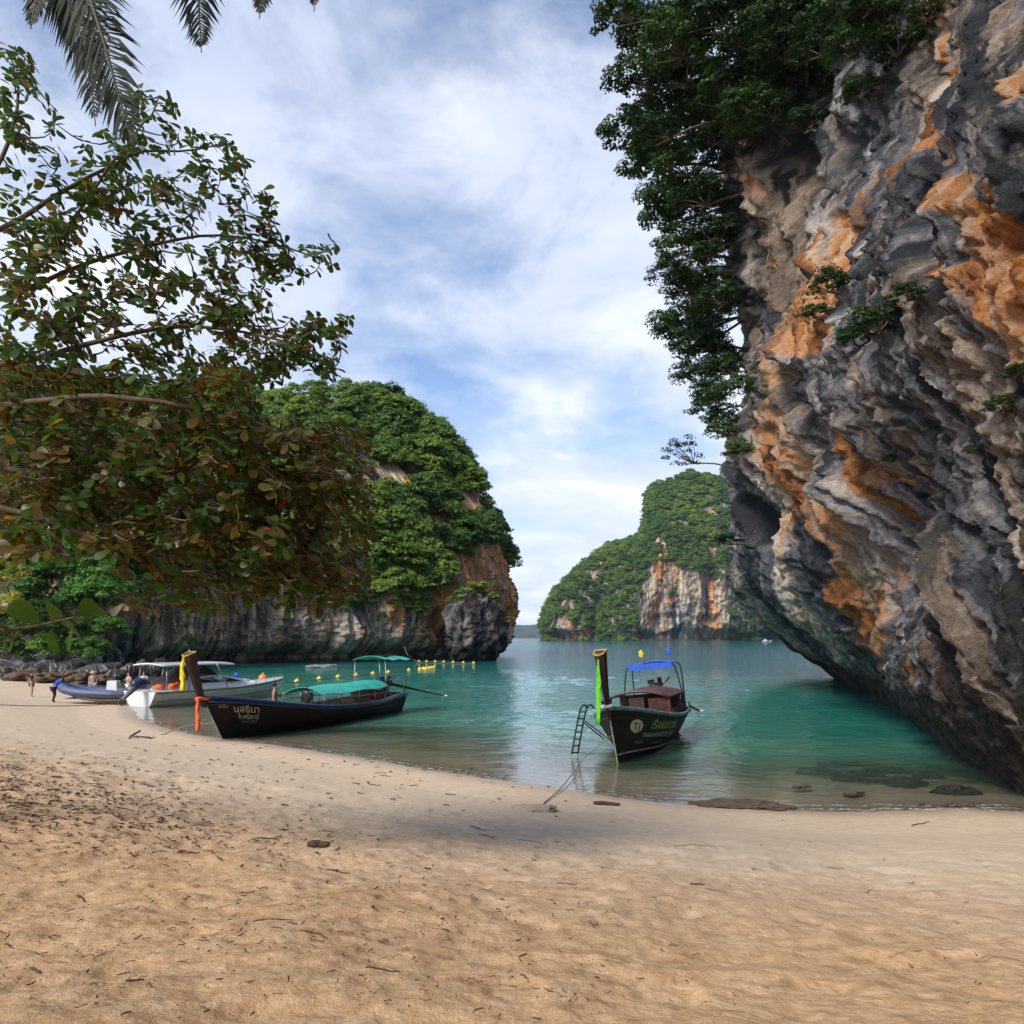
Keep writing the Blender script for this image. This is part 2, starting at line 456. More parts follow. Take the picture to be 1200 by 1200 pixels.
tint = t.ramp(t.math('DIVIDE', dep, 4.2), [(0.0, (0.97, 0.99, 0.98)), (0.12, (0.72, 0.93, 0.84)), (0.5, (0.3, 0.75, 0.68))])
trn = t.n('ShaderNodeBsdfTransparent', {'Color': tint})
inn = t.n('ShaderNodeMixShader', {0: thru, 1: dif.outputs[0], 2: trn.outputs[0]})
gl = t.n('ShaderNodeBsdfGlossy', {'Color': (0.95, 0.97, 1.0, 1), 'Roughness': 0.025, 'Normal': bp})
fr = t.n('ShaderNodeFresnel', {'IOR': 1.33, 'Normal': bp}).outputs[0]
fr = t.math('MULTIPLY_ADD', fr, 0.94, 0.03)
finish(t, t.n('ShaderNodeMixShader', {0: fr, 1: inn.outputs[0], 2: gl.outputs[0]}).outputs[0])
wa = np.concatenate([np.linspace(R(-75), R(-37), 20), np.linspace(R(-36), R(36), 640), np.linspace(R(37), R(75), 20)])
wr = np.concatenate([np.geomspace(12, 95, 400), np.geomspace(96, 6000, 100)])
wx, wy = polar(wr, wa)
wd_ = shore_dist(wx, wy)
wdep = np.maximum(-ground_z(wx, wy, wd_), 0) * np.where(wd_ > 2, 0, 1)
ph = 1.6 * fbm(wx * 0.12, wy * 0.12, 2.0, 2)
wz = 0.052 * fbm(wx * 0.42 + ph, wy * 0.95 + ph, 1.0, 3, 0.6) + 0.030 * ridge(wx * 0.30 + 5, wy * 0.62 + ph, 4.0, 2)
wz = wz * (0.12 + 0.88 * smooth(0.1, 0.9, wdep)) * (0.45 + 0.55 * smooth(-0.3, 0.3, fbm(wx * 0.05, wy * 0.05, 8.0, 2))) * (1 - smooth(70, 95, np.hypot(wx, wy)) * 0.7)
q = grid_quads(len(wr), len(wa))
keep = (wd_.ravel()[q] < 4).any(1)
me = np_mesh('sea', np.stack([wx, wy, wz], -1), q[keep], m, True, {'depth': ('FLOAT', wdep)})
tag(link('sea', me), kind='structure')

# thin broken foam where the last ripple runs out
m, t = mat_new('foam')
pos = t.n('ShaderNodeNewGeometry').outputs['Position']
ed = t.n('ShaderNodeAttribute', attribute_name='edge').outputs['Fac']
al = t.math('MULTIPLY', t.ramp(t.noise(pos, 7.0, 7.0, 0.7, 0.5), [(0.48, 0.0), (0.62, 0.75)]), ed)
finish(t, t.n('ShaderNodeMixShader', {0: al, 1: t.n('ShaderNodeBsdfTransparent').outputs[0], 2: t.n('ShaderNodeBsdfDiffuse', {'Color': (0.8, 0.82, 0.8, 1)}).outputs[0]}).outputs[0])
rows_, ew = [], []
sh_ = SHORE[(SHORE[:, 0] > -18) & (SHORE[:, 0] < 11)]
sh_ = np.stack([np.interp(np.linspace(0, 1, 260), np.linspace(0, 1, len(sh_)), sh_[:, q]) for q in (0, 1)], -1)
wob_ = 0.22 * fbm(sh_[:, 0] * 0.8, sh_[:, 1] * 0.8, 3.3, 3)
for i_, o_ in enumerate((-0.10, -0.02, 0.05, 0.12, 0.30, 0.38, 0.46, 0.54)):
    rows_.append(np.stack([sh_[:, 0], sh_[:, 1] + o_ + wob_ * (1 if i_ < 4 else 1.6), 0.030 + 0 * wob_], -1)); ew.append(np.full(260, (0, 1, 1, 0)[i_ % 4] * (0.9 if i_ < 4 else 0.5)))
for r_ in rows_: r_[:, 2] = np.maximum(ground_z(r_[:, 0], r_[:, 1]) + 0.004, 0.02)
me = np_mesh('foam', np.array(rows_), grid_quads(8, 260), m, True, {'edge': ('FLOAT', np.array(ew))})
tag(link('foam', me), 'thin broken foam along the water line', 'foam', kind='stuff')

# ================================================================== CLIFFS
def project(co):
    co = np.asarray(co).reshape(-1, 3)
    y = np.maximum(co[:, 1], 0.1)
    return 600 + co[:, 0] / y * F, VH - (co[:, 2] - H) / y * F
def hit(co, u, v, rad=7):
    """the nearest surface vertex that shows at photo position (u, v)"""
    uu, vv = project(co)
    r = rad
    for _ in range(6):
        idx = np.where((np.abs(uu - u) < r) & (np.abs(vv - v) < r) & (co[:, 1] > 1))[0]
        if len(idx): return idx[np.argmin(co[idx, 1])]
        r *= 1.7
    return int(np.argmin((uu - u) ** 2 + (vv - v) ** 2))

# ---- the near overhanging cliff
PF_FAR = [(-2, 0.3), (0, 0), (1.2, 1.2), (2.4, 3.2), (4.5, 5.5), (7, 7.2), (10, 7.9), (16, 8.3), (20, 7.6), (26, 6.6), (31, 6.9), (36, 8.0), (42, 7.6), (64, 7)]
base = bez([(13.5, -14, 0), (12.6, 2, 0), (11.6, 12, 0), (11.9, 19, 0), (13.9, 27, 0), (17.8, 38, 0), (22.2, 52, 0), (26.2, 66, 0), (31.5, 77, 0), (44, 86, 0), (75, 92, 0)], 900)[:, :2]
cum = np.concatenate([[0], np.cumsum(np.hypot(*np.diff(base, axis=0).T))])
S_of_y = lambda yy: float(np.interp(yy, base[:700, 1], cum[:700]))
s_lo, s_hi = 0.0, cum[-1]
# flute spacing widens towards the far end, so columns and flutes follow the viewing angle of the wall
sf = np.linspace(0, s_hi, 4000)
fxp = np.interp(sf, cum, base[:, 0]); fyp = np.interp(sf, cum, base[:, 1])
om = np.interp(fyp, [20, 40, 62, 200], [2.0, 4.6, 6.2, 6.2])
txp, typ = np.gradient(fxp, sf), np.gradient(fyp, sf)
ang = (fxp - typ * om) / np.maximum(fyp + txp * om, 6.0)
dens = np.clip(np.abs(np.gradient(ang, sf)) * F / 14.0, 0.16, 1.3)
dens = np.convolve(np.pad(dens, 100, mode='edge'), np.ones(201) / 201, 'valid')
sig = np.concatenate([[0], np.cumsum(0.5 * (dens[1:] + dens[:-1]) * np.diff(sf))])
g0_, g1_, g2_ = (float(np.interp(S_of_y(q_), sf, sig)) for q_ in (13, 70, 80))
sg = np.concatenate([np.linspace(0, g0_, 30), np.linspace(g0_, g1_, 640)[1:], np.linspace(g1_, g2_, 80)[1:], np.linspace(g2_, sig[-1], 40)[1:]])
sa = np.interp(sg, sig, sf)
bx_ = np.interp(sa, cum, base[:, 0]); by_ = np.interp(sa, cum, base[:, 1])
tx = np.gradient(bx_, sa); ty = np.gradient(by_, sa); tl = np.hypot(tx, ty)
nx, ny = -ty / tl, tx / tl
za = np.concatenate([np.linspace(-1.2, 12, 190), np.linspace(12.07, 26, 170), np.linspace(26.1, 52, 220), np.linspace(52.5, 64, 16)])
S, Z = np.meshgrid(sa, za)
def prof(pairs): return np.interp(za, [p[0] for p in pairs], [p[1] for p in pairs])
pf_near = prof([(-2, 0.3), (0, 0), (1.5, 0.9), (3.5, 1.5), (5, 1.4), (7, 1.3), (8.5, 1.6), (10, 2.2), (12.5, 2.6), (15, 1.8), (18, 0.4), (22, -1.6), (28, -4), (64, -14)])
pf_mid = prof([(-2, 0.2), (0, 0), (1.2, 0.6), (3, 2.2), (6, 4.0), (8.5, 4.6), (10, 4.4), (12, 5.2), (15, 6.2), (18, 5.2), (21, 3.9), (26, 2.6), (31, 1.6), (38, 0.4), (64, -6)])
pf_far = prof(PF_FAR)
k1, k2, k3 = S_of_y(22), S_of_y(40), S_of_y(64)
wn = np.clip((S - k1) / (k2 - k1), 0, 1); wf = np.clip((S - k2) / (k3 - k2), 0, 1)
wn = wn * wn * (3 - 2 * wn); wf = wf * wf * (3 - 2 * wf)
off = (pf_near[:, None] * (1 - wn) + pf_mid[:, None] * wn) * (1 - wf) + pf_far[:, None] * wf
off = off + np.clip(S - k3, 0, 12) * 0.10
body_ = smooth(0.2, 3.0, Z)
SG = np.broadcast_to(sg[None], S.shape)
ZE = Z * 25.0 / np.clip(by_, 16, 75)[None]
scl = np.clip((by_ / 25.0), 0.75, 2.2)[None] ** 0.7
lowz = 1 - smooth(4.5, 9, ZE)
FL = SG - (0.0 + 0.38 * (1 - lowz)) * ZE                         # the drip direction leans with the beds
FL = FL + 0.8 * fbm(SG * 0.16, ZE * 0.16, 4.4, 3)
off = off + body_ * 1.3 * fbm(S * 0.07, Z * 0.085, 1.0, 3)
r1 = ridge(FL * 0.24, ZE * 0.05, 2.0, 2, 0.5)
r2 = -ridge(FL * 0.62, ZE * 0.10, 6.0, 2, 0.5)                    # rounded ribs, sharp cracks
r3 = -ridge(FL * 1.55, ZE * 0.22, 16.0, 2, 0.5)
r4 = ridge(FL * 3.4, ZE * 0.5, 26.0, 2, 0.5)
amp = 0.55 + 0.6 * smooth(-0.3, 0.4, fbm(SG * 0.10, ZE * 0.12, 8.0, 2))
off = off + body_ * scl * amp * (0.62 * r1 + 0.50 * r2 + 0.30 * r3 + 0.11 * r4)
# ledges, lumps and pits
off = off + (0.35 + 0.65 * body_) * scl * ((0.42 - 0.2 * lowz) * fbm(SG * 0.55, ZE * 0.75, 3.0, 4, 0.6) + (0.28 - 0.1 * lowz) * ridge(SG * 0.8, ZE * 0.8, 9.0, 4, 0.6) + 0.10 * fbm(SG * 4.2, ZE * 4.2, 5.0, 3, 0.65))
pk = pn(SG * 0.30 - 0.3 * ZE + 3, ZE * 0.22, 12.5) + 0.45 * pn(SG * 0.9, ZE * 0.6, 2.5)
off = off - 1.5 * scl * body_ * smooth(0.30, 0.62, pk)
pk2 = pn(SG * 1.1 - 0.6 * ZE, ZE * 0.7, 42.5)
off = off - 0.5 * scl * body_ * smooth(0.35, 0.6, pk2)
cave = np.exp(-((S - S_of_y(24.5)) / 3.0) ** 2 - ((Z - 6.3) / 1.7) ** 2)
off = off - 1.5 * cave
CX = bx_[None] + nx[None] * off; CY = by_[None] + ny[None] * off
CZ = Z + 0.25 * fbm(S * 0.5, Z * 0.5, 14.0, 3)
CCO = np.stack([CX, CY, CZ], -1).reshape(-1, 3).astype(np.float32)
SF, ZF = S.ravel(), Z.ravel()
stain = np.zeros(len(SF), np.float32)
QF, TF = FL.ravel(), ZE.ravel()
jit = 0.5 * fbm(QF * 0.5, TF * 0.22, 30.0, 3) + 0.9 * fbm(QF * 1.3, TF * 0.10, 33.0, 3)
def stroke(pts, width, val):
    """a mineral stain running down the wall through these places"""
    ids = [hit(CCO, *p) for p in pts]
    sp = [(QF[i], TF[i]) for i in ids]
    best = np.zeros_like(stain)
    for (s0, z0), (s1, z1) in zip(sp[:-1], sp[1:]):
        d = np.array([s1 - s0, z1 - z0]); L2 = max(d @ d, 1e-6)
        tt = np.clip(((QF - s0) * d[0] + (TF - z0) * d[1]) / L2, 0, 1)
        dd = np.hypot(QF - s0 - tt * d[0], (TF - z0 - tt * d[1]) * 0.8)
        best = np.maximum(best, 1 - smooth(width * 0.5, width * 1.3, dd + jit * width * 0.7))
    np.copyto(stain, np.where(best > 0, stain * (1 - best) + val * best, stain))
for pts, wdt, val in [
    ([(1105, 60), (1120, 150), (1150, 230), (1165, 310)], 1.7, 1.3),
    ([(1165, 300), (1180, 390)], 2.2, 1.3),
    ([(1070, 170), (1080, 250), (1095, 310)], 1.1, 1.2),
    ([(870, 180), (885, 220)], 0.6, 0.8),
    ([(925, 190), (950, 270), (965, 325)], 0.9, 1.0),
    ([(905, 340), (925, 380)], 0.9, 1.0),
    ([(890, 430), (915, 520), (940, 590)], 1.4, 1.0),
    ([(980, 520), (990, 560)], 1.2, 1.1),
    ([(1130, 440), (1160, 460)], 0.9, 0.9),
    ([(1000, 700), (1060, 740)], 1.0, 0.8),
    ([(1040, 560), (1120, 620)], 0.6, 0.7),
    ([(1130, 30), (1190, 120), (1200, 220)], 1.3, -0.9),
    ([(1085, 200), (1110, 280)], 0.5, -0.9),
    ([(1000, 300), (1060, 380), (1010, 430)], 1.9, -0.8),
    ([(950, 100), (1010, 60)], 2.6, -0.9),
    ([(1090, 420), (1180, 520), (1100, 520)], 2.2, -0.55),
    ([(850, 260), (880, 350)], 0.8, -0.9),
    ([(860, 470), (880, 590)], 0.9, -0.7),
    ([(940, 440), (955, 540)], 0.55, -0.8)]:
    stroke(pts, wdt, val)
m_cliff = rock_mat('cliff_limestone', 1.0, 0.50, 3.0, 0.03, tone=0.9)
me = np_mesh('overhanging_cliff', CCO, grid_quads(len(za), len(sa))[:, ::-1], m_cliff, True,
             {'flow': ('FLOAT_VECTOR', np.stack([FL.ravel(), ZE.ravel(), 0 * ZF], -1)), 'stain': ('FLOAT', stain)})
tag(link('overhanging_cliff', me), kind='structure')

# ---- wooded headland and islands: a rock wall at the foot, a dome above
def karst(name, bpts, spts, hc, hr, ns, nc, nh, mat, seed, k=1.0, rough=1.0, dome=0.62, stains=()):
    b = bez(bpts, ns); sp = bez(spts, ns)
    u = np.linspace(0, 1, ns)
    hcv = np.interp(u, *zip(*hc)); hrv = np.interp(u, *zip(*hr))
    dirv = b[:, :2] - sp[:, :2]; dirv /= np.linalg.norm(dirv, axis=1)[:, None]
    s = np.concatenate([[0], np.cumsum(np.hypot(*np.diff(b[:, :2], axis=0).T))])
    rows = []; fl = []
    hcn = hcv * (1 + 0.22 * fbm(s * 0.06 * k, seed, 0, 3))
    for i, f in enumerate(np.linspace(0, 1, nc)):
        z = -1.0 / k + f * (hcn + 1.0 / k)
        o = rough / k * (-2.2 * np.exp(-((z * k - 0.8) / 1.1) ** 2) + 1.3 * np.sin(np.clip(f, 0, 1) * 2.6))
        wp = s * k + 1.5 * fbm(s * 0.15 * k, z * 0.12 * k, seed + 3, 2)
        o = o + rough / k * (1.5 * fbm(s * 0.05 * k, z * 0.05 * k, seed, 3) + 1.0 * ridge(wp * 0.16, z * 0.03 * k, seed + 1, 3) + 0.5 * ridge(wp * 0.5, z * 0.08 * k, seed + 5, 3) + 0.75 * fbm(s * 0.32 * k, z * 0.30 * k, seed + 7, 4, 0.6) + 0.30 * ridge(s * 1.1 * k, z * 0.6 * k, seed + 11, 3, 0.6) - 1.6 * smooth(0.32, 0.6, pn(s * 0.13 * k + 5, z * 0.14 * k, seed + 2)))
        rows.append(np.stack([b[:, 0] + dirv[:, 0] * o, b[:, 1] + dirv[:, 1] * o, z], -1)); fl.append(np.stack([s, z, 0 * z], -1))
    top = rows[-1]
    for f in np.linspace(0, 1, nh + 1)[1:]:
        xy = top[:, :2] * (1 - f) + sp[:, :2] * f
        z = hcn + (hrv - hcn) * np.sin(f * math.pi / 2) ** dome
        z = z + smooth(0, 0.15, f) * 2.0 / k * fbm(xy[:, 0] * 0.06 * k, xy[:, 1] * 0.06 * k, seed + 9, 4)
        rows.append(np.stack([xy[:, 0], xy[:, 1], z], -1)); fl.append(np.stack([s, z, 0 * z], -1))
    co = np.array(rows); fl = np.array(fl)
    st = np.zeros(co.shape[:2], np.float32)
    for (c0, c1, z0, z1, val) in stains:
        xj = co[..., 0] + (1.2 / k) * fbm(fl[..., 0] * 0.4 * k, fl[..., 1] * 0.12 * k, seed + 40, 3)
        st += val * smooth(c0 - 1 / k, c0 + 1 / k, xj) * (1 - smooth(c1 - 1 / k, c1 + 1 / k, xj)) * smooth(z0 - 2 / k, z0, co[..., 2]) * (1 - smooth(z1, z1 + 3 / k, co[..., 2])) * (co[..., 1] < 165 / min(1, k / 0.9) ** 2 + 900 * (k < 0.5))
    me = np_mesh(name, co, grid_quads(*co.shape[:2]), mat, True, {'flow': ('FLOAT_VECTOR', fl), 'stain': ('FLOAT', st)})
    tag(link(name, me), kind='structure')
    return co

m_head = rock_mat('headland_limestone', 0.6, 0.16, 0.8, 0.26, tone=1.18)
HEAD = karst('wooded_headland',
      [(-150, 60, 0), (-95, 88, 0), (-62, 100, 0), (-50, 108, 0), (-41, 117, 0), (-31, 124, 0), (-20, 132, 0), (-13, 139, 0), (-8, 148, 0), (-5, 158, 0), (-6, 174, 0), (-18, 215, 0), (-60, 260, 0)],
      [(-170, 130, 0), (-130, 142, 0), (-105, 150, 0), (-92, 156, 0), (-78, 160, 0), (-64, 162, 0), (-50, 163, 0), (-40, 166, 0), (-34, 168, 0), (-32, 170, 0), (-32, 172, 0), (-36, 178, 0), (-60, 190, 0)],
      [(0, 14), (0.3, 13), (0.42, 8.5), (0.5, 9), (0.57, 11), (0.63, 18), (0.72, 19), (0.82, 17), (1, 14)],
      [(0, 50), (0.3, 45), (0.5, 47), (0.7, 49), (0.85, 48), (1, 44)],
      640, 150, 60, m_head, 3.0, 1.0, 1.25, 0.72, stains=[(-19, -9.5, 3, 30, 1.1), (-8.5, 3, 6, 30, 1.1), (-34, -28, 2, 9, 0.5), (-24, -21, 2, 9, 0.6)])

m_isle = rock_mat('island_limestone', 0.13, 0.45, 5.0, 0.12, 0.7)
ISLE = karst('far_island',
      [(70, 1160, 0), (60, 1080, 0), (47, 1020, 0), (64, 995, 0), (110, 985, 0), (150, 975, 0), (190, 965, 0), (240, 970, 0), (290, 985, 0), (340, 1000, 0), (420, 1040, 0), (520, 1120, 0)],
      [(110, 1160, 0), (104, 1110, 0), (106, 1085, 0), (120, 1080, 0), (145, 1075, 0), (163, 1070, 0), (182, 1070, 0), (245, 1075, 0), (290, 1080, 0), (330, 1090, 0), (380, 1110, 0), (450, 1160, 0)],
      [(0, 30), (0.2, 10), (0.27, 22), (0.33, 8), (0.43, 14), (0.475, 88), (0.56, 80), (0.66, 68), (0.70, 20), (0.78, 16), (0.86, 40), (1, 30)],
      [(0, 60), (0.18, 92), (0.30, 120), (0.42, 126), (0.47, 138), (0.50, 184), (0.60, 200), (0.72, 196), (0.85, 150), (1, 90)],
      460, 90, 60, m_isle, 9.0, 0.16, 1.0, 0.8, stains=[(150, 200, 15, 95, 0.6), (205, 240, 10, 60, 0.5), (56, 90, 2, 26, 0.6)])

# ---- ridge on the horizon
xs = np.linspace(-1500, 2200, 220); hz = 78 + 32 * fbm(xs * 0.0016, 2.0, 0, 4) + 14 * np.sin(xs * 0.0011)
rows = [np.stack([xs, 4700 + 0 * xs, -2 + 0 * xs], -1)]
for f in np.linspace(0, 1, 14)[1:]:
    rows.append(np.stack([xs, 4700 + 500 * f + 30 * fbm(xs * 0.004, f * 3, 1.0, 3), hz * math.sin(f * math.pi / 2) ** 0.8 * (1 + 0.05 * fbm(xs * 0.01, f * 5, 4.0, 3))], -1))
m_far = simple('forest_floor', (0.045, 0.07, 0.03), 0.9, 0.3, 0.02)
me = np_mesh('distant_hills', np.array(rows), grid_quads(14, 220), m_far)
tag(link('distant_hills', me), kind='structure')
# ================================================================== VEGETATION
def leaf_cards(n, centre_fn, size, rs_, aspect=0.55, up=0.5):
    """n small folded blades; returns coordinates and quads"""
    c, nrm = centre_fn(n)
    a = rs_.normal(size=(n, 3)); nrm = nrm + 0.38 * rs_.normal(size=(n, 3)); nrm[:, 2] += up
    nrm /= np.linalg.norm(nrm, axis=1)[:, None]
    a -= (a * nrm).sum(1)[:, None] * nrm; a /= np.linalg.norm(a, axis=1)[:, None]
    b = np.cross(nrm, a)
    L = (size * rs_.uniform(0.6, 1.3, n))[:, None]; W = L * aspect
    v = np.stack([c - a * L * 0.5, c + b * W * 0.5 - nrm * L * 0.08, c + a * L * 0.5, c - b * W * 0.5 - nrm * L * 0.08], 1)
    return v.reshape(-1, 3), np.arange(n * 4).reshape(n, 4)
def crown_mesh(name, mat, n_leaf, n_clump, size, seed, flat=0.75, clump_r=0.36, hollow=0.35, aspect=0.55):
    """a crown about one metre in radius: leaves gathered in clumps, gaps between"""
    rs_ = np.random.RandomState(seed)
    d = rs_.normal(size=(n_clump, 3)); d /= np.linalg.norm(d, axis=1)[:, None]
    d[:, 2] = np.abs(d[:, 2]) * 1.1 - 0.35
    rad = rs_.uniform(hollow, 1.0, n_clump) ** 0.6
    cc = d * rad[:, None] * np.array([0.86, 0.86, flat])
    cr = clump_r * rs_.uniform(0.6, 1.25, n_clump)
    def fn(n):
        k = rs_.randint(0, n_clump, n)
        q = rs_.normal(size=(n, 3)); q /= np.linalg.norm(q, axis=1)[:, None]
        q[:, 2] = np.where(q[:, 2] < -0.2, -q[:, 2] * 0.6, q[:, 2])
        r = cr[k] * rs_.uniform(0.45, 1.0, n) ** 0.5
        return cc[k] + q * r[:, None] * np.array([1, 1, 0.72]), q * 0.9 + 0.35 * d[k]
    v, f = leaf_cards(n_leaf, fn, size, rs_, aspect)
    me = np_mesh(name, v, f, mat, False)
    return me, cc

GREEN = [(0.0, (0.022, 0.050, 0.012)), (0.28, (0.045, 0.092, 0.018)), (0.5, (0.085, 0.145, 0.024)), (0.72, (0.14, 0.20, 0.030)), (1.0, (0.30, 0.31, 0.06))]
GREEN = [(p_, tuple(q_ * f_ for q_, f_ in zip(c_, (1.25, 1.28, 1.0)))) for p_, c_ in GREEN]
m_for = leaf_mat('forest_leaves', GREEN, 0.28, 0.55, pos_scale=0.05)
m_isf = leaf_mat('island_leaves', GREEN, 0.28, 0.55, pos_scale=0.012)
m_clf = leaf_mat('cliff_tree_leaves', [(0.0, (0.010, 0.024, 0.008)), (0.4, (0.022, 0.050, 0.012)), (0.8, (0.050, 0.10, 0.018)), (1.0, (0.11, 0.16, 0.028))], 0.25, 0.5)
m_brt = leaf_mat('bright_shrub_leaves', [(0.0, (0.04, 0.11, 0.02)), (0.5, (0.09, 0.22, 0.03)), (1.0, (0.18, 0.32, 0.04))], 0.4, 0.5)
m_yel = leaf_mat('yellow_green_leaves', [(0.0, (0.14, 0.17, 0.02)), (0.6, (0.33, 0.33, 0.03)), (1.0, (0.50, 0.42, 0.04))], 0.4, 0.5)
m_bark = simple('bark', (0.16, 0.12, 0.085), 0.9, 0.3, 9.0, bump=0.5)
m_gbark = simple('pale_bark', (0.30, 0.27, 0.23), 0.9, 0.3, 9.0, bump=0.5)

PROTO = bpy.data.collections.new('crown_prototypes')      # not linked: only instanced by the woods
ISLEP = bpy.data.collections.new('island_crown_prototypes')
FOREST_MESH = []
for i in range(6):
    me, _ = crown_mesh('forest_crown', m_for, 1500, 16 + 3 * i, 0.165, 40 + i, 0.85 if i < 4 else 1.15, 0.40, 0.45, 0.6)
    FOREST_MESH.append(me)
    PROTO.objects.link(bpy.data.objects.new('forest_crown', me))
    me2 = me.copy(); me2.materials.clear(); me2.materials.append(m_isf)
    ISLEP.objects.link(bpy.data.objects.new('island_crown', me2))

def forest(name, pts, scl, coll, seed, label, cat):
    rs_ = np.random.RandomState(seed)
    n = len(pts)
    me = bpy.data.meshes.new(name)
    me.vertices.add(n); me.vertices.foreach_set('co', np.asarray(pts, np.float32).ravel())
    a = me.attributes.new('rot', 'FLOAT_VECTOR', 'POINT')
    a.data.foreach_set('vector', np.stack([rs_.normal(size=n) * 0.18, rs_.normal(size=n) * 0.18, rs_.uniform(0, 6.28, n)], -1).astype(np.float32).ravel())
    a = me.attributes.new('scl', 'FLOAT', 'POINT'); a.data.foreach_set('value', np.asarray(scl, np.float32))
    o = link(name, me)
    ng = bpy.data.node_groups.new(name, 'GeometryNodeTree')
    ng.interface.new_socket('Geometry', in_out='INPUT', socket_type='NodeSocketGeometry')
    ng.interface.new_socket('Geometry', in_out='OUTPUT', socket_type='NodeSocketGeometry')
    N = ng.nodes.new; Lk = ng.links.new
    gi, go = N('NodeGroupInput'), N('NodeGroupOutput')
    ci = N('GeometryNodeCollectionInfo'); ci.inputs['Collection'].default_value = coll
    ci.inputs['Separate Children'].default_value = True; ci.inputs['Reset Children'].default_value = True
    iop = N('GeometryNodeInstanceOnPoints'); iop.inputs['Pick Instance'].default_value = True
    ra = N('GeometryNodeInputNamedAttribute'); ra.data_type = 'FLOAT_VECTOR'; ra.inputs['Name'].default_value = 'rot'
    sa_ = N('GeometryNodeInputNamedAttribute'); sa_.data_type = 'FLOAT'; sa_.inputs['Name'].default_value = 'scl'
    e2r = N('FunctionNodeEulerToRotation')
    ri = N('FunctionNodeRandomValue'); ri.data_type = 'INT'; ri.inputs[4].default_value = 0; ri.inputs[5].default_value = 5
    Lk(gi.outputs[0], iop.inputs['Points']); Lk(ci.outputs[0], iop.inputs['Instance'])
    Lk(ra.outputs['Attribute'], e2r.inputs[0]); Lk(e2r.outputs[0], iop.inputs['Rotation'])
    Lk(sa_.outputs['Attribute'], iop.inputs['Scale']); Lk(ri.outputs[2], iop.inputs['Instance Index'])
    Lk(iop.outputs[0], go.inputs[0])
    md = o.modifiers.new('scatter', 'NODES'); md.node_group = ng
    tag(o, label, cat, kind='stuff')
    return o

def scatter_on(co, row0, n, seed, weight):
    """random points on a karst grid from row0 up, spread evenly by area"""
    rs_ = np.random.RandomState(seed)
    g = co[row0:]
    e1 = g[1:, :-1] - g[:-1, :-1]; e2 = g[:-1, 1:] - g[:-1, :-1]
    ar = np.linalg.norm(np.cross(e1, e2), axis=-1)
    c = g[:-1, :-1] + 0.5 * e1 + 0.5 * e2
    wgt = (ar * weight(c)).ravel(); wgt /= wgt.sum()
    k = rs_.choice(len(wgt), n, p=wgt)
    i, j = np.unravel_index(k, ar.shape)
    return g[i, j] + e1[i, j] * rs_.rand(n, 1) + e2[i, j] * rs_.rand(n, 1)

def in_view(c):
    y = np.maximum(c[..., 1], 1); u = 600 + c[..., 0] / y * F
    return ((u > -60) & (u < 1260)).astype(float) + 0.02
# headland wood: the dome, and shrubs clinging to the upper wall
HNC = 150
pts = scatter_on(HEAD, HNC - 4, 2900, 1, lambda c: in_view(c) * (0.35 + 1.0 * (c[..., 1] < 172)) * (0.12 + smooth(-0.32, 0.0, fbm(c[..., 0] * 0.07, c[..., 2] * 0.09, 15.0, 3))))
sc1 = 1.1 + 2.5 * np.random.RandomState(2).rand(len(pts)) ** 1.7
pts[:, 2] += np.random.RandomState(9).uniform(-0.3, 1.3, len(pts)) * sc1 * 0.5
pts2 = scatter_on(HEAD[:HNC - 2], int(HNC * 0.45), 380, 7, lambda c: in_view(c) * smooth(0.0, 0.35, fbm(c[..., 0] * 0.09, c[..., 2] * 0.10, 5.0, 2)) * (smooth(6, 13, c[..., 2])) * np.where(c[..., 0] > -13, 0.12, 1.0))
sc2 = np.random.RandomState(4).uniform(0.7, 1.5, len(pts2))
allp = np.vstack([pts, pts2]); alls = np.concatenate([sc1, sc2])
allp[:, 2] += alls * 0.25
# left end of the headland is darker, closed wood right down to the shore
forest('headland_wood', allp, alls, PROTO, 21, 'dense green tropical wood covering the near headland', 'wood')
INC = 90
wi = scatter_on(ISLE, INC - 3, 2600, 5, in_view)
wi2 = scatter_on(ISLE[:INC], 8, 420, 6, lambda c: in_view(c) * np.where((c[..., 0] > 142) & (c[..., 0] < 246), 0.02, 1.0) * np.where((c[..., 0] > 52) & (c[..., 0] < 92) & (c[..., 2] < 24), 0.05, 1.0))
ip = np.vstack([wi, wi2]); isz = np.random.RandomState(8).uniform(4.2, 8.5, len(ip)); isz[len(wi):] *= 0.8
ip[:, 2] += isz * 0.25
forest('island_wood', ip, isz, ISLEP, 23, 'dark green forest covering the far island', 'wood')

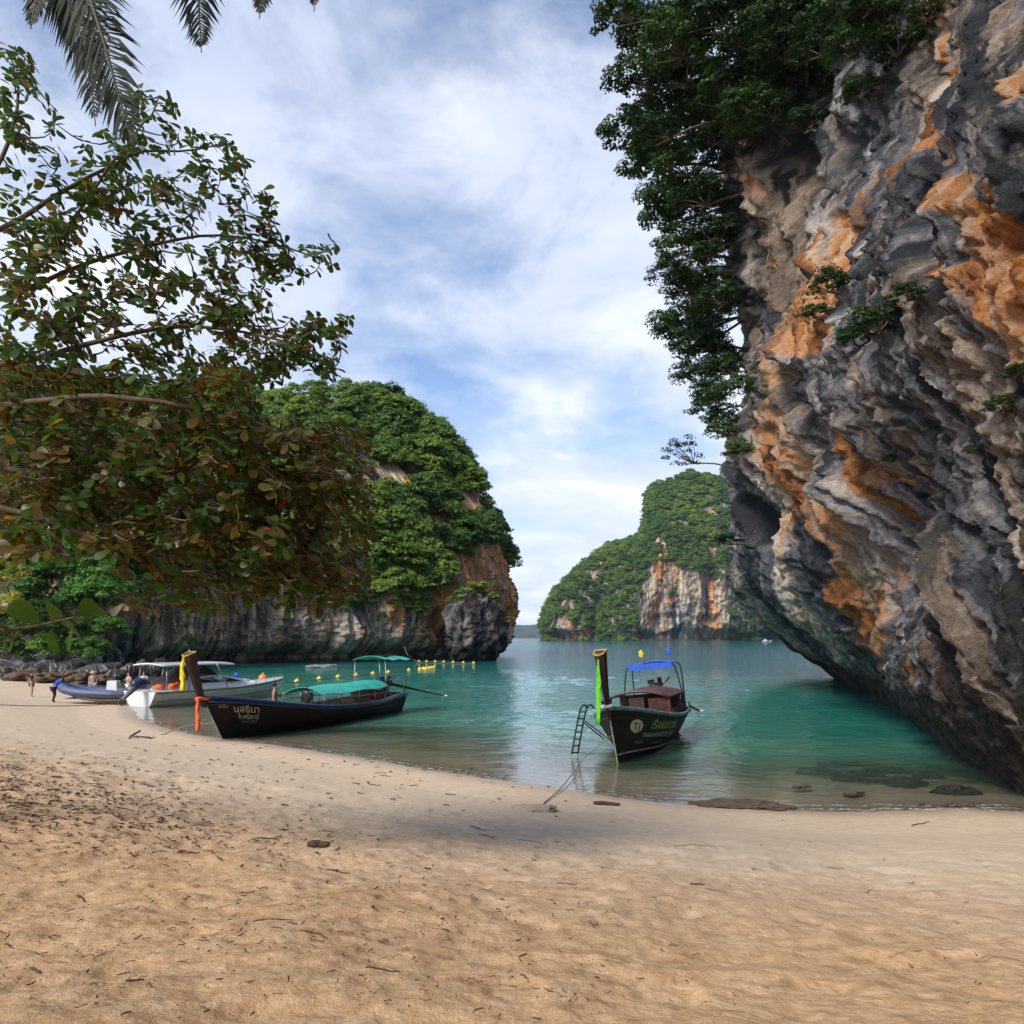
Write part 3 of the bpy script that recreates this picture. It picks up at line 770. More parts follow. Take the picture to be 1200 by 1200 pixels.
# ---- single trees: an Empty with trunk and crown
def limb(a, b, r0, r1, bend, seed, n=7):
    a, b = Vector(a), Vector(b); rr = random.Random(seed); d = b - a
    mid = a.lerp(b, 0.5) + Vector((rr.uniform(-1, 1), rr.uniform(-1, 1), bend)) * d.length * 0.14
    pts = bez([a, mid, b], n)
    return pts, [r0 + (r1 - r0) * i / (n - 1) for i in range(n)]
def tree(name, root, centre, rad, crown_me, cc, label, group, seed, bark=None, cat='tree', rr=0.10, flat=1.0, nb=7):
    root, centre = Vector(root), Vector(centre)
    o = empty(name, root)
    tag(o, label, cat, group)
    mb = MB(); c = centre - root
    pts, rad_ = limb((0, 0, 0), c - Vector((0, 0, rad * 0.35)), rr * rad * 0.5, rr * rad * 0.3, 0.4, seed)
    mb.tube(pts, rad_, 7)
    rz = random.Random(seed).uniform(0, 6.28)
    rot = Matrix.Rotation(rz, 3, 'Z')
    st = Vector(pts[-2])
    for k in range(nb):
        q = rot @ (Vector(cc[(k * 5 + seed) % len(cc)]) * rad); q.z *= flat
        p2, r2 = limb(st, c + q, rr * rad * 0.24, rr * rad * 0.07, 0.3, seed + k, 5)
        mb.tube(p2, r2, 5)
    mb.build('trunk', bark or m_bark, o, True)
    cr = link('crown', crown_me, o)
    cr.location = c; cr.scale = (rad, rad, rad * flat); cr.rotation_euler = (0, 0, rz)
    return o

CL = [crown_mesh('cliff_tree_crown', m_clf, 2600, 34 + 5 * i, 0.105, 70 + i, 0.85, 0.27, 0.3, 0.55) for i in range(4)]
SPARSE = crown_mesh('sparse_crown', m_clf, 700, 26, 0.10, 81, 0.9, 0.20, 0.5, 0.5)
BR = [crown_mesh('bright_crown', m_brt, 4200, 46, 0.105, 90 + i, 1.0, 0.30, 0.4, 0.6) for i in range(2)]
YE = crown_mesh('yellow_crown', m_yel, 1400, 24, 0.12, 95, 1.0, 0.30, 0.4, 0.6)

# trees hanging over the edge of the overhanging cliff: (u, v of crown, crown radius in photo px, u, v of the root on the rock)
edge = [(725, 18, 34, 830, 60), (765, 40, 50, 840, 70), (745, 95, 42, 835, 110), (800, 85, 48, 860, 90), (735, 158, 34, 836, 160), (785, 150, 50, 840, 150),
        (765, 188, 34, 838, 190), (815, 20, 52, 880, 40), (850, 110, 42, 890, 120), (880, 50, 46, 920, 60), (930, 20, 44, 960, 30), (790, 232, 40, 838, 225),
        (775, 258, 26, 838, 250), (800, 290, 34, 842, 290), (785, 318, 24, 845, 312), (812, 345, 34, 852, 340), (796, 385, 33, 852, 380), (826, 405, 26, 858, 400),
        (815, 440, 25, 858, 436), (832, 475, 23, 860, 470), (845, 432, 22, 872, 430), (846, 505, 18, 866, 500), (985, 15, 36, 1010, 20), (905, 130, 26, 930, 140), (945, 88, 34, 960, 90)]
rs_ = np.random.RandomState(12)
for u, v, r, ur, vr in list(edge):
    if v < 300: edge.append((u + rs_.uniform(18, 46), v + rs_.uniform(-14, 14), r * 0.85, ur + rs_.uniform(8, 40), vr + rs_.uniform(-10, 10)))
    else: edge.append((u + rs_.uniform(12, 24), v + rs_.uniform(8, 22), r * 0.9, ur + rs_.uniform(2, 12), vr + rs_.uniform(0, 16)))
edge += [(828 + 7 * (i_ % 3), 135 + 27 * i_, 24 - (i_ % 4) * 2, 852 + 4 * (i_ % 3), 138 + 27 * i_) for i_ in range(12)]
edge += [(870, 15, 44, 900, 20), (905, 35, 40, 925, 40), (960, 55, 36, 975, 60), (1000, 50, 34, 1010, 55), (920, 90, 34, 930, 95), (880, 130, 30, 890, 135), (1030, 20, 34, 1040, 25)]
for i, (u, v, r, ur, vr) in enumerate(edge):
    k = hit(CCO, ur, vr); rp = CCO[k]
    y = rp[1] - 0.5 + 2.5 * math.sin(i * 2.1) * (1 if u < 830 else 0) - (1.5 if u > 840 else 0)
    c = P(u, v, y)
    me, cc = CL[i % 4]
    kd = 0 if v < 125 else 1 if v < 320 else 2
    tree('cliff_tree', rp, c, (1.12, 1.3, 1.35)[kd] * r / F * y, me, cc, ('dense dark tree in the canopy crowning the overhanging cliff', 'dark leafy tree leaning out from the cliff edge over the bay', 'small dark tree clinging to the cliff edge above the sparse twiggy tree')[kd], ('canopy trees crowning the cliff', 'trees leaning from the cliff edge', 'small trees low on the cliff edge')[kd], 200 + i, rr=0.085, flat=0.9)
# sparse small tree with bare twigs, lowest on the edge
k = hit(CCO, 862, 545); c = P(800, 532, CCO[k][1])
tree('sparse_tree', CCO[k], c, 34 / F * CCO[k][1], SPARSE[0], SPARSE[1], 'sparse twiggy tree jutting from the cliff edge in front of the far island', None, 300, nb=14, rr=0.07)
k = hit(CCO, 868, 640); c = P(852, 632, CCO[k][1] - 1)
tree('cliff_shrub', CCO[k], c, 20 / F * CCO[k][1], CL[1][0], CL[1][1], 'small green shrub low on the cliff edge beside the far island', None, 301, cat='shrub', flat=0.6)
# shrubs growing on the face
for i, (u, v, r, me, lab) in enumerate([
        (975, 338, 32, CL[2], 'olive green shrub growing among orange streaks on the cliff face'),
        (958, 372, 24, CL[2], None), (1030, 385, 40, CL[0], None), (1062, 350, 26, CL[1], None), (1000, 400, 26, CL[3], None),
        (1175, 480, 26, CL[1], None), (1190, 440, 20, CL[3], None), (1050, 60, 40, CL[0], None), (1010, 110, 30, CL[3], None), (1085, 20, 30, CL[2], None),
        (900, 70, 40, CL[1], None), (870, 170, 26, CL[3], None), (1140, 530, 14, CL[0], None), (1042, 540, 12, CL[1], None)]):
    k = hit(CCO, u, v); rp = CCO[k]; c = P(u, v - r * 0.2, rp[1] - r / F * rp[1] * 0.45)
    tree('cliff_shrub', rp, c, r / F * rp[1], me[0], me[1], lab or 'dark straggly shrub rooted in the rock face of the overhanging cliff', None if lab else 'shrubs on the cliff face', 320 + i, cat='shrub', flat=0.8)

# trees that stand out on the headland's skyline and slope
hcf = HEAD[HNC:].reshape(-1, 3)
for i in range(46):
    rs_ = np.random.RandomState(500 + i)
    if i < 24:
        u = 300 + 12.0 * i; uu, vv = project(hcf); sel = np.where(np.abs(uu - min(u, uu.max() - 3)) < 5)[0]
        k = sel[np.argmin(vv[sel])]
        s_ = rs_.uniform(1.4, 2.3); lab, grp = 'tree with a rounded crown breaking the skyline of the headland', 'skyline trees of the headland'
    else:
        k = hit(hcf, rs_.uniform(300, 600), rs_.uniform(500, 640), 6)
        s_ = rs_.uniform(1.8, 3.0); lab, grp = 'broad tree crown standing proud of the headland slope', 'tall trees on the headland slope'
    rp = hcf[k]
    o = empty('jungle_tree', rp); tag(o, lab, 'tree', grp)
    hgt = s_ * 1.25
    MB().tube(limb((0, 0, -0.5), (0, 0, hgt), 0.16, 0.09, 0.2, i)[0], [0.16] * 3 + [0.1] * 4, 6).build('trunk', m_gbark, o, True)
    cr = link('crown', FOREST_MESH[i % 6], o); cr.location = (0, 0, hgt); cr.scale = (s_, s_, s_); cr.rotation_euler = (0, 0, rs_.uniform(0, 6))

# bright shrubs by the left rocks, yellow ones against the rock, dark ones behind
for (u, v, r, y, me, lab) in [(70, 690, 62, 84, BR[0], 'lush bright green bush above the dark shore rocks, beside a yellow shrub'),
                              (118, 700, 44, 82, BR[1], 'rounded vivid green bush beside the dark rock wall'),
                              (85, 748, 34, 80, BR[0], 'low green bush drooping onto the shore rocks'),
                              (40, 640, 40, 85, BR[1], 'bright green bush climbing the slope behind the lush bush'),
                              (95, 655, 36, 84, BR[0], 'upper leafy green bush under the hanging brown leaves'),
                              (50, 735, 40, 79, BR[1], 'middle green bush just behind the pale boulders'),
                              (128, 735, 26, 81, BR[0], 'small green bush against the black rock wall'),
                              (8, 762, 30, 78, CL[1], 'low dark bush rooted between the boulders below the yellow shrubs'),
                              (55, 762, 26, 77, BR[1], 'lowest bright bush spilling over the pale boulders'),
                              (108, 762, 24, 78, BR[0], 'low round bush at the foot of the black rock wall'),
                              (20, 735, 46, 82, CL[0], 'dark green bush on the rocks under the yellow shrubs'),
                              (6, 674, 30, 76, YE, 'upper yellow green shrub at the beach end'),
                              (14, 712, 24, 75, YE, 'lower yellow green shrub at the beach end'),
                              (221, 752, 11, 100, BR[1], 'tiny bright green bush in a crack of the sea cliff')]:
    b = P(u, v + r * 0.95, y); c = P(u, v, y); b.y += 1.0
    tree('bush', b, c, r / F * y, me[0], me[1], lab, None, 600 + int(u), cat='bush', nb=8)
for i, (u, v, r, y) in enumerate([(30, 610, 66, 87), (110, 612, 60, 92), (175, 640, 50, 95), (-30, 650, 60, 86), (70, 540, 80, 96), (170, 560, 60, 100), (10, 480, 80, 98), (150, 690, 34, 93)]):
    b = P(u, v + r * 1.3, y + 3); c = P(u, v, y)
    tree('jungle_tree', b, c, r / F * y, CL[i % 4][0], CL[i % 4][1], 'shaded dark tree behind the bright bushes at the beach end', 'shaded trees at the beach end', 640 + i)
# ================================================================== FOREGROUND TREES
# ---- sea almond tree: limbs in tiers, rosettes of broad round-tipped leaves
def leaf_template(nseg=7, fold=0.10, curl=0.18):
    """obovate blade of unit length along +x, widest near the tip"""
    xs_ = np.interp(np.linspace(0, 1, nseg + 1), [0, 0.17, 0.34, 0.5, 0.67, 0.84, 1], [0, 0.16, 0.4, 0.62, 0.8, 0.93, 1])
    wv = np.interp(xs_, [0, 0.08, 0.3, 0.55, 0.75, 0.9, 0.97, 1.0], [0.012, 0.03, 0.14, 0.235, 0.275, 0.225, 0.14, 0.03])
    zc = -curl * xs_ ** 2
    v = []
    for x, w_, z in zip(xs_, wv, zc): v += [(x, w_, z + fold * w_), (x, 0, z), (x, -w_, z + fold * w_)]
    f = []
    for i in range(nseg):
        a = i * 3
        f += [(a, a + 3, a + 4, a + 1), (a + 1, a + 4, a + 5, a + 2)]
    return np.array(v, np.float32), np.array(f, np.int32)

m, t = mat_new('almond_leaf')
at = t.n('ShaderNodeAttribute', attribute_name='tint').outputs['Color']
geo = t.n('ShaderNodeNewGeometry')
oc = t.n('ShaderNodeTexCoord').outputs['Object']
nz = t.noise(geo.outputs['Position'], 22.0, 4.0, 0.6)
c = t.mix(t.ramp(nz, [(0.35, 0.0), (0.7, 0.55)]), at, t.mix(1.0, at, (0.55, 0.5, 0.45), 'MULTIPLY'))
b = t.n('ShaderNodeBsdfPrincipled', {'Base Color': c, 'Roughness': 0.38, 'Specular IOR Level': 0.4})
tr = t.n('ShaderNodeBsdfTranslucent', {'Color': t.mix(1.0, at, (1.5, 1.45, 0.7), 'MULTIPLY')})
finish(t, t.n('ShaderNodeMixShader', {0: 0.42, 1: b.outputs[0], 2: tr.outputs[0]}).outputs[0])
m_alm = m
m_abark = simple('almond_bark', (0.12, 0.080, 0.05), 0.9, 0.3, 14.0, bump=0.5)

AB = Vector((-9.2, 8.6, gz_at(-9.2, 8.6) - 0.1))
alm = empty('sea_almond_tree', AB)
tag(alm, 'broad leaved almond tree with green and brown leaves spreading over the beach', 'tree')
trunk_pts = bez([AB, AB + Vector((0.15, 0.1, 2.2)), AB + Vector((0.0, 0.3, 4.5)), AB + Vector((0.25, 0.8, 7.0)), AB + Vector((0.4, 1.2, 9.6))], 16)
MB().tube([Vector(p) - AB for p in trunk_pts], list(np.linspace(0.34, 0.08, 16)), 12).build('trunk', m_abark, alm, True)
# limbs: photo column, row and depth of points along them
limbs = [[(-120, 545, 9.0), (60, 560, 9.2), (220, 612, 9.4), (330, 648, 9.6), (415, 690, 9.8)],
         [(-120, 520, 9.6), (60, 535, 10.0), (190, 528, 10.4), (330, 560, 10.8), (440, 590, 11.0)],
         [(-120, 500, 8.6), (40, 470, 8.5), (170, 470, 8.5), (300, 500, 8.7), (430, 545, 9.0)],
         [(-120, 440, 9.6), (40, 420, 9.8), (170, 385, 10.0), (290, 390, 10.2), (395, 425, 10.4)],
         [(-140, 400, 10.2), (0, 350, 10.6), (130, 300, 11.0), (260, 275, 11.4), (385, 308, 11.8)],
         [(-140, 330, 10.0), (0, 270, 10.4), (90, 215, 10.8), (170, 180, 11.2), (270, 170, 11.6)],
         [(-130, 300, 9.8), (-20, 220, 10.2), (20, 130, 10.4), (18, 75, 10.6)],
         [(-130, 580, 8.6), (20, 600, 8.6), (130, 640, 8.7), (240, 690, 8.9)],
         [(20, 350, 10.6), (90, 250, 10.7), (150, 170, 10.8), (190, 115, 10.9)]]
limb_pts = []
for i, lp in enumerate(limbs):
    p3 = [P(*q) for q in lp]
    if lp[0][0] < -50:
        k = int(np.argmin(np.abs(trunk_pts[:, 2] - (p3[0].z - 0.35))))
        p3 = [Vector(trunk_pts[k])] + p3
    pp = bez(p3, 26)
    pp = pp + 0.03 * np.stack([fbm(np.linspace(0, 6, 26), i * 3.1 + 0.5, q, 2) for q in (0, 1, 2)], -1) * np.linspace(0.3, 2, 26)[:, None]
    MB().tube([Vector(p) - AB for p in pp], list(np.linspace(0.05 if i != 8 else 0.025, 0.009, 26)), 8).build('branch', m_abark, alm, True)
    limb_pts.append(pp)
LP_ = np.vstack(limb_pts)
# rosettes: (count, u range, v range, depth range, share of brown leaves, leaf size)
rs_ = np.random.RandomState(77)
zones = [(12, (0, 45), (55, 130), (10, 11), 0.05, 0.20), (12, (140, 205), (105, 170), (10.4, 11.4), 0.08, 0.19), (46, (90, 285), (150, 235), (10.2, 11.8), 0.12, 0.19),
         (20, (0, 70), (120, 260), (9.6, 11), 0.15, 0.21), (90, (60, 320), (215, 330), (10, 11.8), 0.28, 0.20), (20, (300, 394), (285, 322), (11.2, 12), 0.05, 0.18), (8, (300, 335), (225, 330), (11.2, 12), 0.05, 0.18),
         (60, (0, 90), (250, 430), (9, 11), 0.45, 0.23), (100, (80, 330), (325, 420), (9.4, 11), 0.55, 0.21), (40, (310, 408), (372, 440), (9.8, 10.8), 0.5, 0.20), (8, (150, 330), (420, 445), (10, 11.5), 0.1, 0.18),
         (150, (0, 300), (430, 545), (8.2, 10.5), 0.72, 0.22), (50, (270, 425), (495, 575), (8.4, 11), 0.85, 0.22),
         (150, (0, 330), (540, 650), (8.2, 10.5), 0.75, 0.22), (70, (300, 435), (560, 690), (9, 11), 0.85, 0.22), (46, (140, 420), (640, 712), (8.6, 10), 0.8, 0.21)]
tv, tf = leaf_template(6)
leaves = []      # (matrix 3x4, tint, depth)
tw = MB()
jobs = []
for (cnt, ur, vr, yr, brown, size) in zones:
    for _ in range(int(cnt * (1.35 if vr[0] < 400 else 2.4))):
        p = np.array(P(rs_.uniform(*ur), rs_.uniform(*vr), rs_.uniform(*yr)))
        jobs.append((((LP_ - p) ** 2).sum(1).min(), p, brown, size * (0.74 if brown < 0.3 else 0.68)))
jobs.sort(key=lambda j_: j_[0])
KN = np.zeros((len(LP_) + 4 * len(jobs), 3)); KN[:len(LP_)] = LP_; nk = len(LP_)
for (_, p, brown, size) in jobs:
        # twigs grow from the nearest limb or older twig
        y = p[1]
        d2 = ((KN[:nk] - p) ** 2).sum(1) + 0.4 * np.abs(KN[:nk, 2] - p[2]); q = KN[int(np.argmin(d2))]
        dv = p - q; L = np.linalg.norm(dv)
        mid = q + dv * 0.5 + np.array([0.1 * L, 0, -0.12 * L])
        tp = bez([q, mid, p], 5); KN[nk:nk + 4] = tp[1:]; nk += 4
        tw.tube([Vector(a) - AB for a in tp], [0.013, 0.011, 0.009, 0.007, 0.005], 4)
        ax = Vector(dv / max(L, 1e-3)) * 0.5 + Vector((0.35, 0, 0.6)); ax.normalize()
        base_rot = ax.to_track_quat('Z', 'X').to_matrix()
        isb = rs_.rand() < brown * 0.8
        for k in range(rs_.randint(7, 11)):
            ang = k * 2.4 + rs_.uniform(-0.3, 0.3)
            tilt = rs_.uniform(-0.45, 0.5)
            M = base_rot @ Matrix.Rotation(ang, 3, 'Z') @ Matrix.Rotation(-tilt, 3, 'Y') @ Matrix.Rotation(rs_.uniform(-0.5, 0.5), 3, 'X')
            s_ = size * rs_.uniform(0.7, 1.2)
            g = rs_.rand()
            if isb and rs_.rand() < 0.85:
                tint = np.array([0.075, 0.058, 0.018]) * (1 - g) + np.array([0.155, 0.105, 0.028]) * g
                if rs_.rand() < 0.008: tint = np.array([0.42, 0.06, 0.03])
                elif rs_.rand() < 0.22: tint = np.array([0.15, 0.14, 0.03])
            else:
                tint = np.array([0.032, 0.085, 0.018]) * (1 - g) + np.array([0.10, 0.18, 0.030]) * g
                if rs_.rand() < 0.05: tint = np.array([0.30, 0.17, 0.05])
            leaves.append((np.array(M) * s_, p + np.array(ax) * rs_.uniform(-0.10, 0.05), tint, y))
tw.build('twigs', m_abark, alm, True)['kind'] = 'stuff'
leaves.sort(key=lambda l: l[3] / np.linalg.norm(l[0][:, 0]) / 10)
near, rest = leaves[:300], leaves[300:]
tints = [np.array(c) for c in [(0.10, 0.072, 0.021), (0.14, 0.095, 0.026), (0.15, 0.13, 0.03), (0.045, 0.095, 0.02), (0.075, 0.135, 0.026), (0.30, 0.13, 0.04)]]
hv, hf = leaf_template(7)
LM = [np_mesh('leaf', hv, hf, m_alm, True, {'tint': ('FLOAT_COLOR', np.tile(np.append(c, 1), (len(hv), 1)))}) for c in tints]
for M, p, tint, _ in near:
    k = int(np.argmin([np.abs(tint - c).sum() for c in tints]))
    o = link('leaf', LM[k], alm)
    M4 = Matrix([list(M[0]) + [0], list(M[1]) + [0], list(M[2]) + [0], [0, 0, 0, 1]])
    M4.translation = Vector(p) - AB
    o.matrix_local = M4
n = len(rest)
Ms = np.array([l[0] for l in rest]); ps_ = np.array([l[1] for l in rest]) - np.array(AB); ti = np.array([l[2] for l in rest])
co = np.einsum('nij,kj->nki', Ms, tv) + ps_[:, None]
fs = (tf[None] + (np.arange(n) * len(tv))[:, None, None]).reshape(-1, 4)
tc_ = np.concatenate([np.repeat(ti * 0.85, len(tv), 0), np.ones((n * len(tv), 1))], 1)
o = link('foliage', np_mesh('foliage', co, fs, m_alm, True, {'tint': ('FLOAT_COLOR', tc_)}), alm)
o['kind'] = 'stuff'

# ---- young plant with a few big leaves, close by on the left
SB = Vector((-3.9, 5.2, gz_at(-3.9, 5.2) - 0.05))
sap = empty('sapling', SB)
tag(sap, 'young plant holding a few big heart shaped green leaves in front of the beach bushes', 'plant')
tip = P(95, 722, 5.6)
stem = bez([SB, SB + Vector((0.05, 0.0, 1.2)), P(-40, 738, 5.3), P(20, 737, 5.5), tip], 20)
MB().tube([Vector(p) - SB for p in stem], list(np.linspace(0.03, 0.006, 20)), 7).build('stem', m_abark, sap, True)
gm = np_mesh('broad_leaf', hv * np.array([1, 1.25, 1]), hf, m_alm, True, {'tint': ('FLOAT_COLOR', np.tile((0.05, 0.12, 0.015, 1), (len(hv), 1)))})
for i, (u, v, du, dv, sz) in enumerate([(88, 722, 40, -22, 0.24), (88, 726, -14, 34, 0.23), (60, 730, 10, -40, 0.22), (50, 735, -34, -30, 0.24), (60, 736, 8, 30, 0.2), (24, 737, -22, 26, 0.2), (70, 730, 36, 10, 0.2)]):
    a = P(u, v, 5.55); d = (P(u + du, v + dv, 5.45 - 0.05 * (i % 3)) - a).normalized()
    q = d.to_track_quat('X', 'Z').to_matrix().to_4x4() @ Matrix.Rotation(R(55 if i % 2 else -50), 4, 'X')
    o = link('leaf', gm, sap); o.matrix_local = Matrix.Translation(a - SB) @ q @ Matrix.Scale(sz, 4)

# ---- coconut palm: trunk leans in from behind, fronds hang into the top of the view
m_palm = leaf_mat('palm_leaflets', [(0.0, (0.006, 0.010, 0.007)), (0.5, (0.012, 0.022, 0.010)), (1.0, (0.03, 0.045, 0.016))], 0.15, 0.6)
m_rach = simple('palm_rachis', (0.10, 0.085, 0.04), 0.6, 0.2, 8.0)
PB = Vector((-6.5, -3.0, 2.0)); PC = P(130, -420, 7.0)
palm = empty('coconut_palm', PB)
tag(palm, 'coconut palm with dark feathery fronds hanging in from above', 'palm tree')
pt = bez([PB, PB + Vector((0.3, 1.0, 3.0)), PB + Vector((1.4, 4.6, 6.6)), PC], 24)
mb = MB(); mb.tube([Vector(p) - PB for p in pt], [0.20 - 0.004 * i + (0.012 if i % 2 else 0) for i in range(24)], 12)
mb.build('trunk', simple('palm_bark', (0.25, 0.21, 0.17), 0.9, 0.25, 10.0, bump=0.4), palm, True)
def frond(path, ll, n, seed, droop=0.5):
    n = int(n * 1.7)
    """rachis through path; rows of narrow leaflets on both sides"""
    rr = np.random.RandomState(seed)
    pp = bez(path, 40)
    ra = MB(); ra.tube([Vector(p) - PB for p in pp], list(np.linspace(0.035, 0.004, 40)), 6)
    r = ra.build('frond', m_rach, palm, True)
    lm = MB()
    for k in range(n):
        f = 0.12 + 0.87 * k / (n - 1)
        i = min(int(f * 39), 38); p = Vector(pp[i]).lerp(Vector(pp[i + 1]), f * 39 - i)
        d = (Vector(pp[i + 1]) - Vector(pp[i])).normalized()
        side = d.cross(Vector((0.25, 1, 0.3 * math.sin(seed)))).normalized()
        L = ll * (math.sin(math.pi * min(f * 0.9 + 0.12, 1.0)) ** 0.6) * rr.uniform(0.85, 1.1)
        for sg in (-1, 1):
            dirn = (side * sg * rr.uniform(0.75, 1.0) + d * rr.uniform(0.7, 0.95) + Vector((0, rr.uniform(-.25, .25), 0))).normalized()
            e1 = p + dirn * L * 0.5; e2 = p + dirn * L * 0.9 + Vector((0, 0, -droop * L * 0.35))
            wv = dirn.cross(Vector((rr.uniform(-.4, .4), -1, rr.uniform(-.4, .4)))).normalized() * 0.013
            q0 = p - PB; q1 = e1 - PB; q2 = e2 - PB
            lm.add([q0 - wv * .4, q0 + wv * .4, q1 + wv, q1 - wv, q2], [(0, 1, 2, 3), (3, 2, 4)])
    lo = lm.build('leaflets', m_palm, r); lo['kind'] = 'stuff'
def pv(*a): return P(*a)
frond([PC, pv(95, -250, 6.8), pv(95, -60, 6.6), pv(125, 60, 6.5), pv(157, 175, 6.5)], 0.50, 60, 1)
frond([PC, pv(60, -260, 7.2), pv(70, -80, 7.2), pv(98, 20, 7.2), pv(112, 148, 7.2)], 0.52, 56, 2)
frond([PC, pv(60, -300, 6.9), pv(40, -120, 6.8), pv(45, -30, 6.8), pv(36, 34, 6.8)], 0.30, 50, 6)
frond([PC, pv(200, -330, 7.4), pv(240, -150, 7.6), pv(232, -40, 7.6), pv(236, 62, 7.6)], 0.52, 60, 3)
frond([PC, pv(110, -260, 6.9), pv(62, -90, 6.9), pv(80, 0, 6.9), pv(118, 100, 6.9)], 0.48, 56, 9)
frond([PC, pv(230, -370, 7.2), pv(300, -180, 7.2), pv(312, -60, 7.3), pv(304, 22, 7.3)], 0.34, 50, 4)
frond([PC, pv(260, -400, 7.2), pv(350, -220, 7.2), pv(370, -80, 7.3), pv(368, 14, 7.3)], 0.32, 50, 5)
frond([PC, pv(20, -420, 6.0), pv(-150, -300, 5.4), pv(-220, -150, 5.2)], 0.5, 50, 7)
frond([PC, pv(100, -520, 8.5), pv(80, -560, 10.5), pv(60, -480, 12)], 0.5, 50, 8)
# ================================================================== BOATS
def ss(a, b, x):
    t_ = min(max((x - a) / (b - a), 0), 1); return t_ * t_ * (3 - 2 * t_)
def evaluated(o):
    """depsgraph of a workshop scene that holds only this object"""
    ws = bpy.data.scenes.get('workshop') or bpy.data.scenes.new('workshop')
    ws.collection.objects.link(o)
    ws.view_layers[0].update()
    return ws.view_layers[0].depsgraph
def text_mesh(s, size=1.0):
    """flat lettering as a triangle mesh, left to right along x"""
    cu = bpy.data.curves.new('lettering', 'FONT'); cu.body = s; cu.size = size; cu.align_x = 'CENTER'; cu.resolution_u = 3
    o = bpy.data.objects.new('lettering', cu); dg = evaluated(o)
    me = bpy.data.meshes.new_from_object(o.evaluated_get(dg))
    v = [tuple(p.co) for p in me.vertices]; f = [tuple(p.vertices) for p in me.polygons]
    bpy.data.objects.remove(o); bpy.data.meshes.remove(me)
    return v, f

class Hull:
    def __init__(s, L, B, keel, g_mid, g_bow, g_stern, rake, bowlen=0.5, stern_w=0.7, vexp=0.5):
        s.L, s.B, s.k, s.gm, s.gb, s.gs, s.rake, s.bl, s.sw, s.ve = L, B, keel, g_mid, g_bow, g_stern, rake, bowlen, stern_w, vexp
    def b(s, t_):
        bow = (1 - max(0.0, (t_ - (1 - s.bl)) / s.bl) ** 2.4)
        return s.B * max(bow, 0.02) * (s.sw + (1 - s.sw) * ss(0, 0.35, t_))
    def g(s, t_):
        return s.gm + (s.gb - s.gm) * ss(0.35, 1.05, t_) ** 1.8 / (ss(0.35, 1.05, 1.0) ** 1.8) + (s.gs - s.gm) * (1 - ss(0, 0.3, t_))
    def pt(s, t_, a, side, inset=0.0):
        g = s.g(t_); z = s.k + (g - s.k) * a
        e = s.ve + 0.55 * ss(0.6, 1.0, t_)
        y = max(s.b(t_) * (a ** e) - inset, 0.0)
        x = t_ * s.L + s.rake * (a - 0.15) * ss(0.6, 1.0, t_)
        return Vector((x, side * y, z))
    def shell(s, n=36, m=9, inset=0.0, a0=0.0):
        mb = MB()
        for side in (-1, 1):
            rings = [[s.pt(i / n, a0 + (1 - a0) * j / m, side, inset) for j in range(m + 1)] for i in range(n + 1)]
            if side * (1 if inset == 0 else -1) < 0: rings = [r[::-1] for r in rings]
            mb.loft(rings, False, False)
        # transom
        r0 = [s.pt(0, a0 + (1 - a0) * j / m, -1, inset) for j in range(m, -1, -1)] + [s.pt(0, a0 + (1 - a0) * j / m, 1, inset) for j in range(1, m + 1)]
        mb.add(r0, [tuple(range(len(r0)))])
        return mb
    def sheer(s, side, n=36, a=1.0, out=0.0, t0=0.0, t1=1.0):
        r = []
        for i in range(n + 1):
            p = s.pt(t0 + (t1 - t0) * i / n, a, side); p.y += side * out; r.append(p)
        return r
    def deck(s, z, t0=0.01, t1=0.95, n=30):
        rows = []
        for i in range(n + 1):
            t_ = t0 + (t1 - t0) * i / n; a = min(max((z - s.k) / (s.g(t_) - s.k), 0.02), 0.98)
            l, r = s.pt(t_, a, -1, 0.04), s.pt(t_, a, 1, 0.04)
            rows.append([l, (l + r) / 2, r])
        return MB().loft(rows, False, False)
    def wrap(s, vf, t_c, a_c, side, sx=1.0, out=0.03):
        """lay flat lettering on the planking, centred at (t, height share)"""
        v, f = vf; res = []
        for (x, y, z) in v:
            dt = -x * sx / s.L * side
            t_ = t_c + dt; g = s.g(t_); a = a_c + y / (g - s.k)
            p = s.pt(t_, a, side); e = 1e-3
            n = (s.pt(t_ + e, a, side) - p).cross(s.pt(t_, a + e, side) - p).normalized()
            if n.y * side < 0: n = -n
            res.append(p + n * out)
        return MB().add(res, f)
def poly(*pts): return [Vector(p) for p in pts]
def sheet(rows, thick=0.02):
    """a thin sheet with thickness from rows of points"""
    mb = MB(); mb.loft(rows, False, False)
    mb.loft([[p - Vector((0, 0, thick)) for p in r][::-1] for r in rows], False, False)
    n, m_ = len(rows), len(rows[0])
    rim = [rows[0][j] for j in range(m_)] + [rows[i][-1] for i in range(1, n)] + [rows[-1][j] for j in range(m_ - 2, -1, -1)] + [rows[i][0] for i in range(n - 2, 0, -1)]
    mb.loft([[p for p in rim], [p - Vector((0, 0, thick)) for p in rim]], False, True)
    return mb
def place(name, S, Bw, label, cat, group=None, roll=0.0):
    d = Bw - S
    o = empty(name, S, math.atan2(d.y, d.x)); o.rotation_euler.x = roll
    tag(o, label, cat, group)
    return o, math.hypot(d.x, d.y)
def W(root, u, v, y):
    """photo position at depth y in the boat's own axes"""
    Mi = (Matrix.Translation(root.location) @ root.rotation_euler.to_matrix().to_4x4()).inverted()
    return Mi @ P(u, v, y)

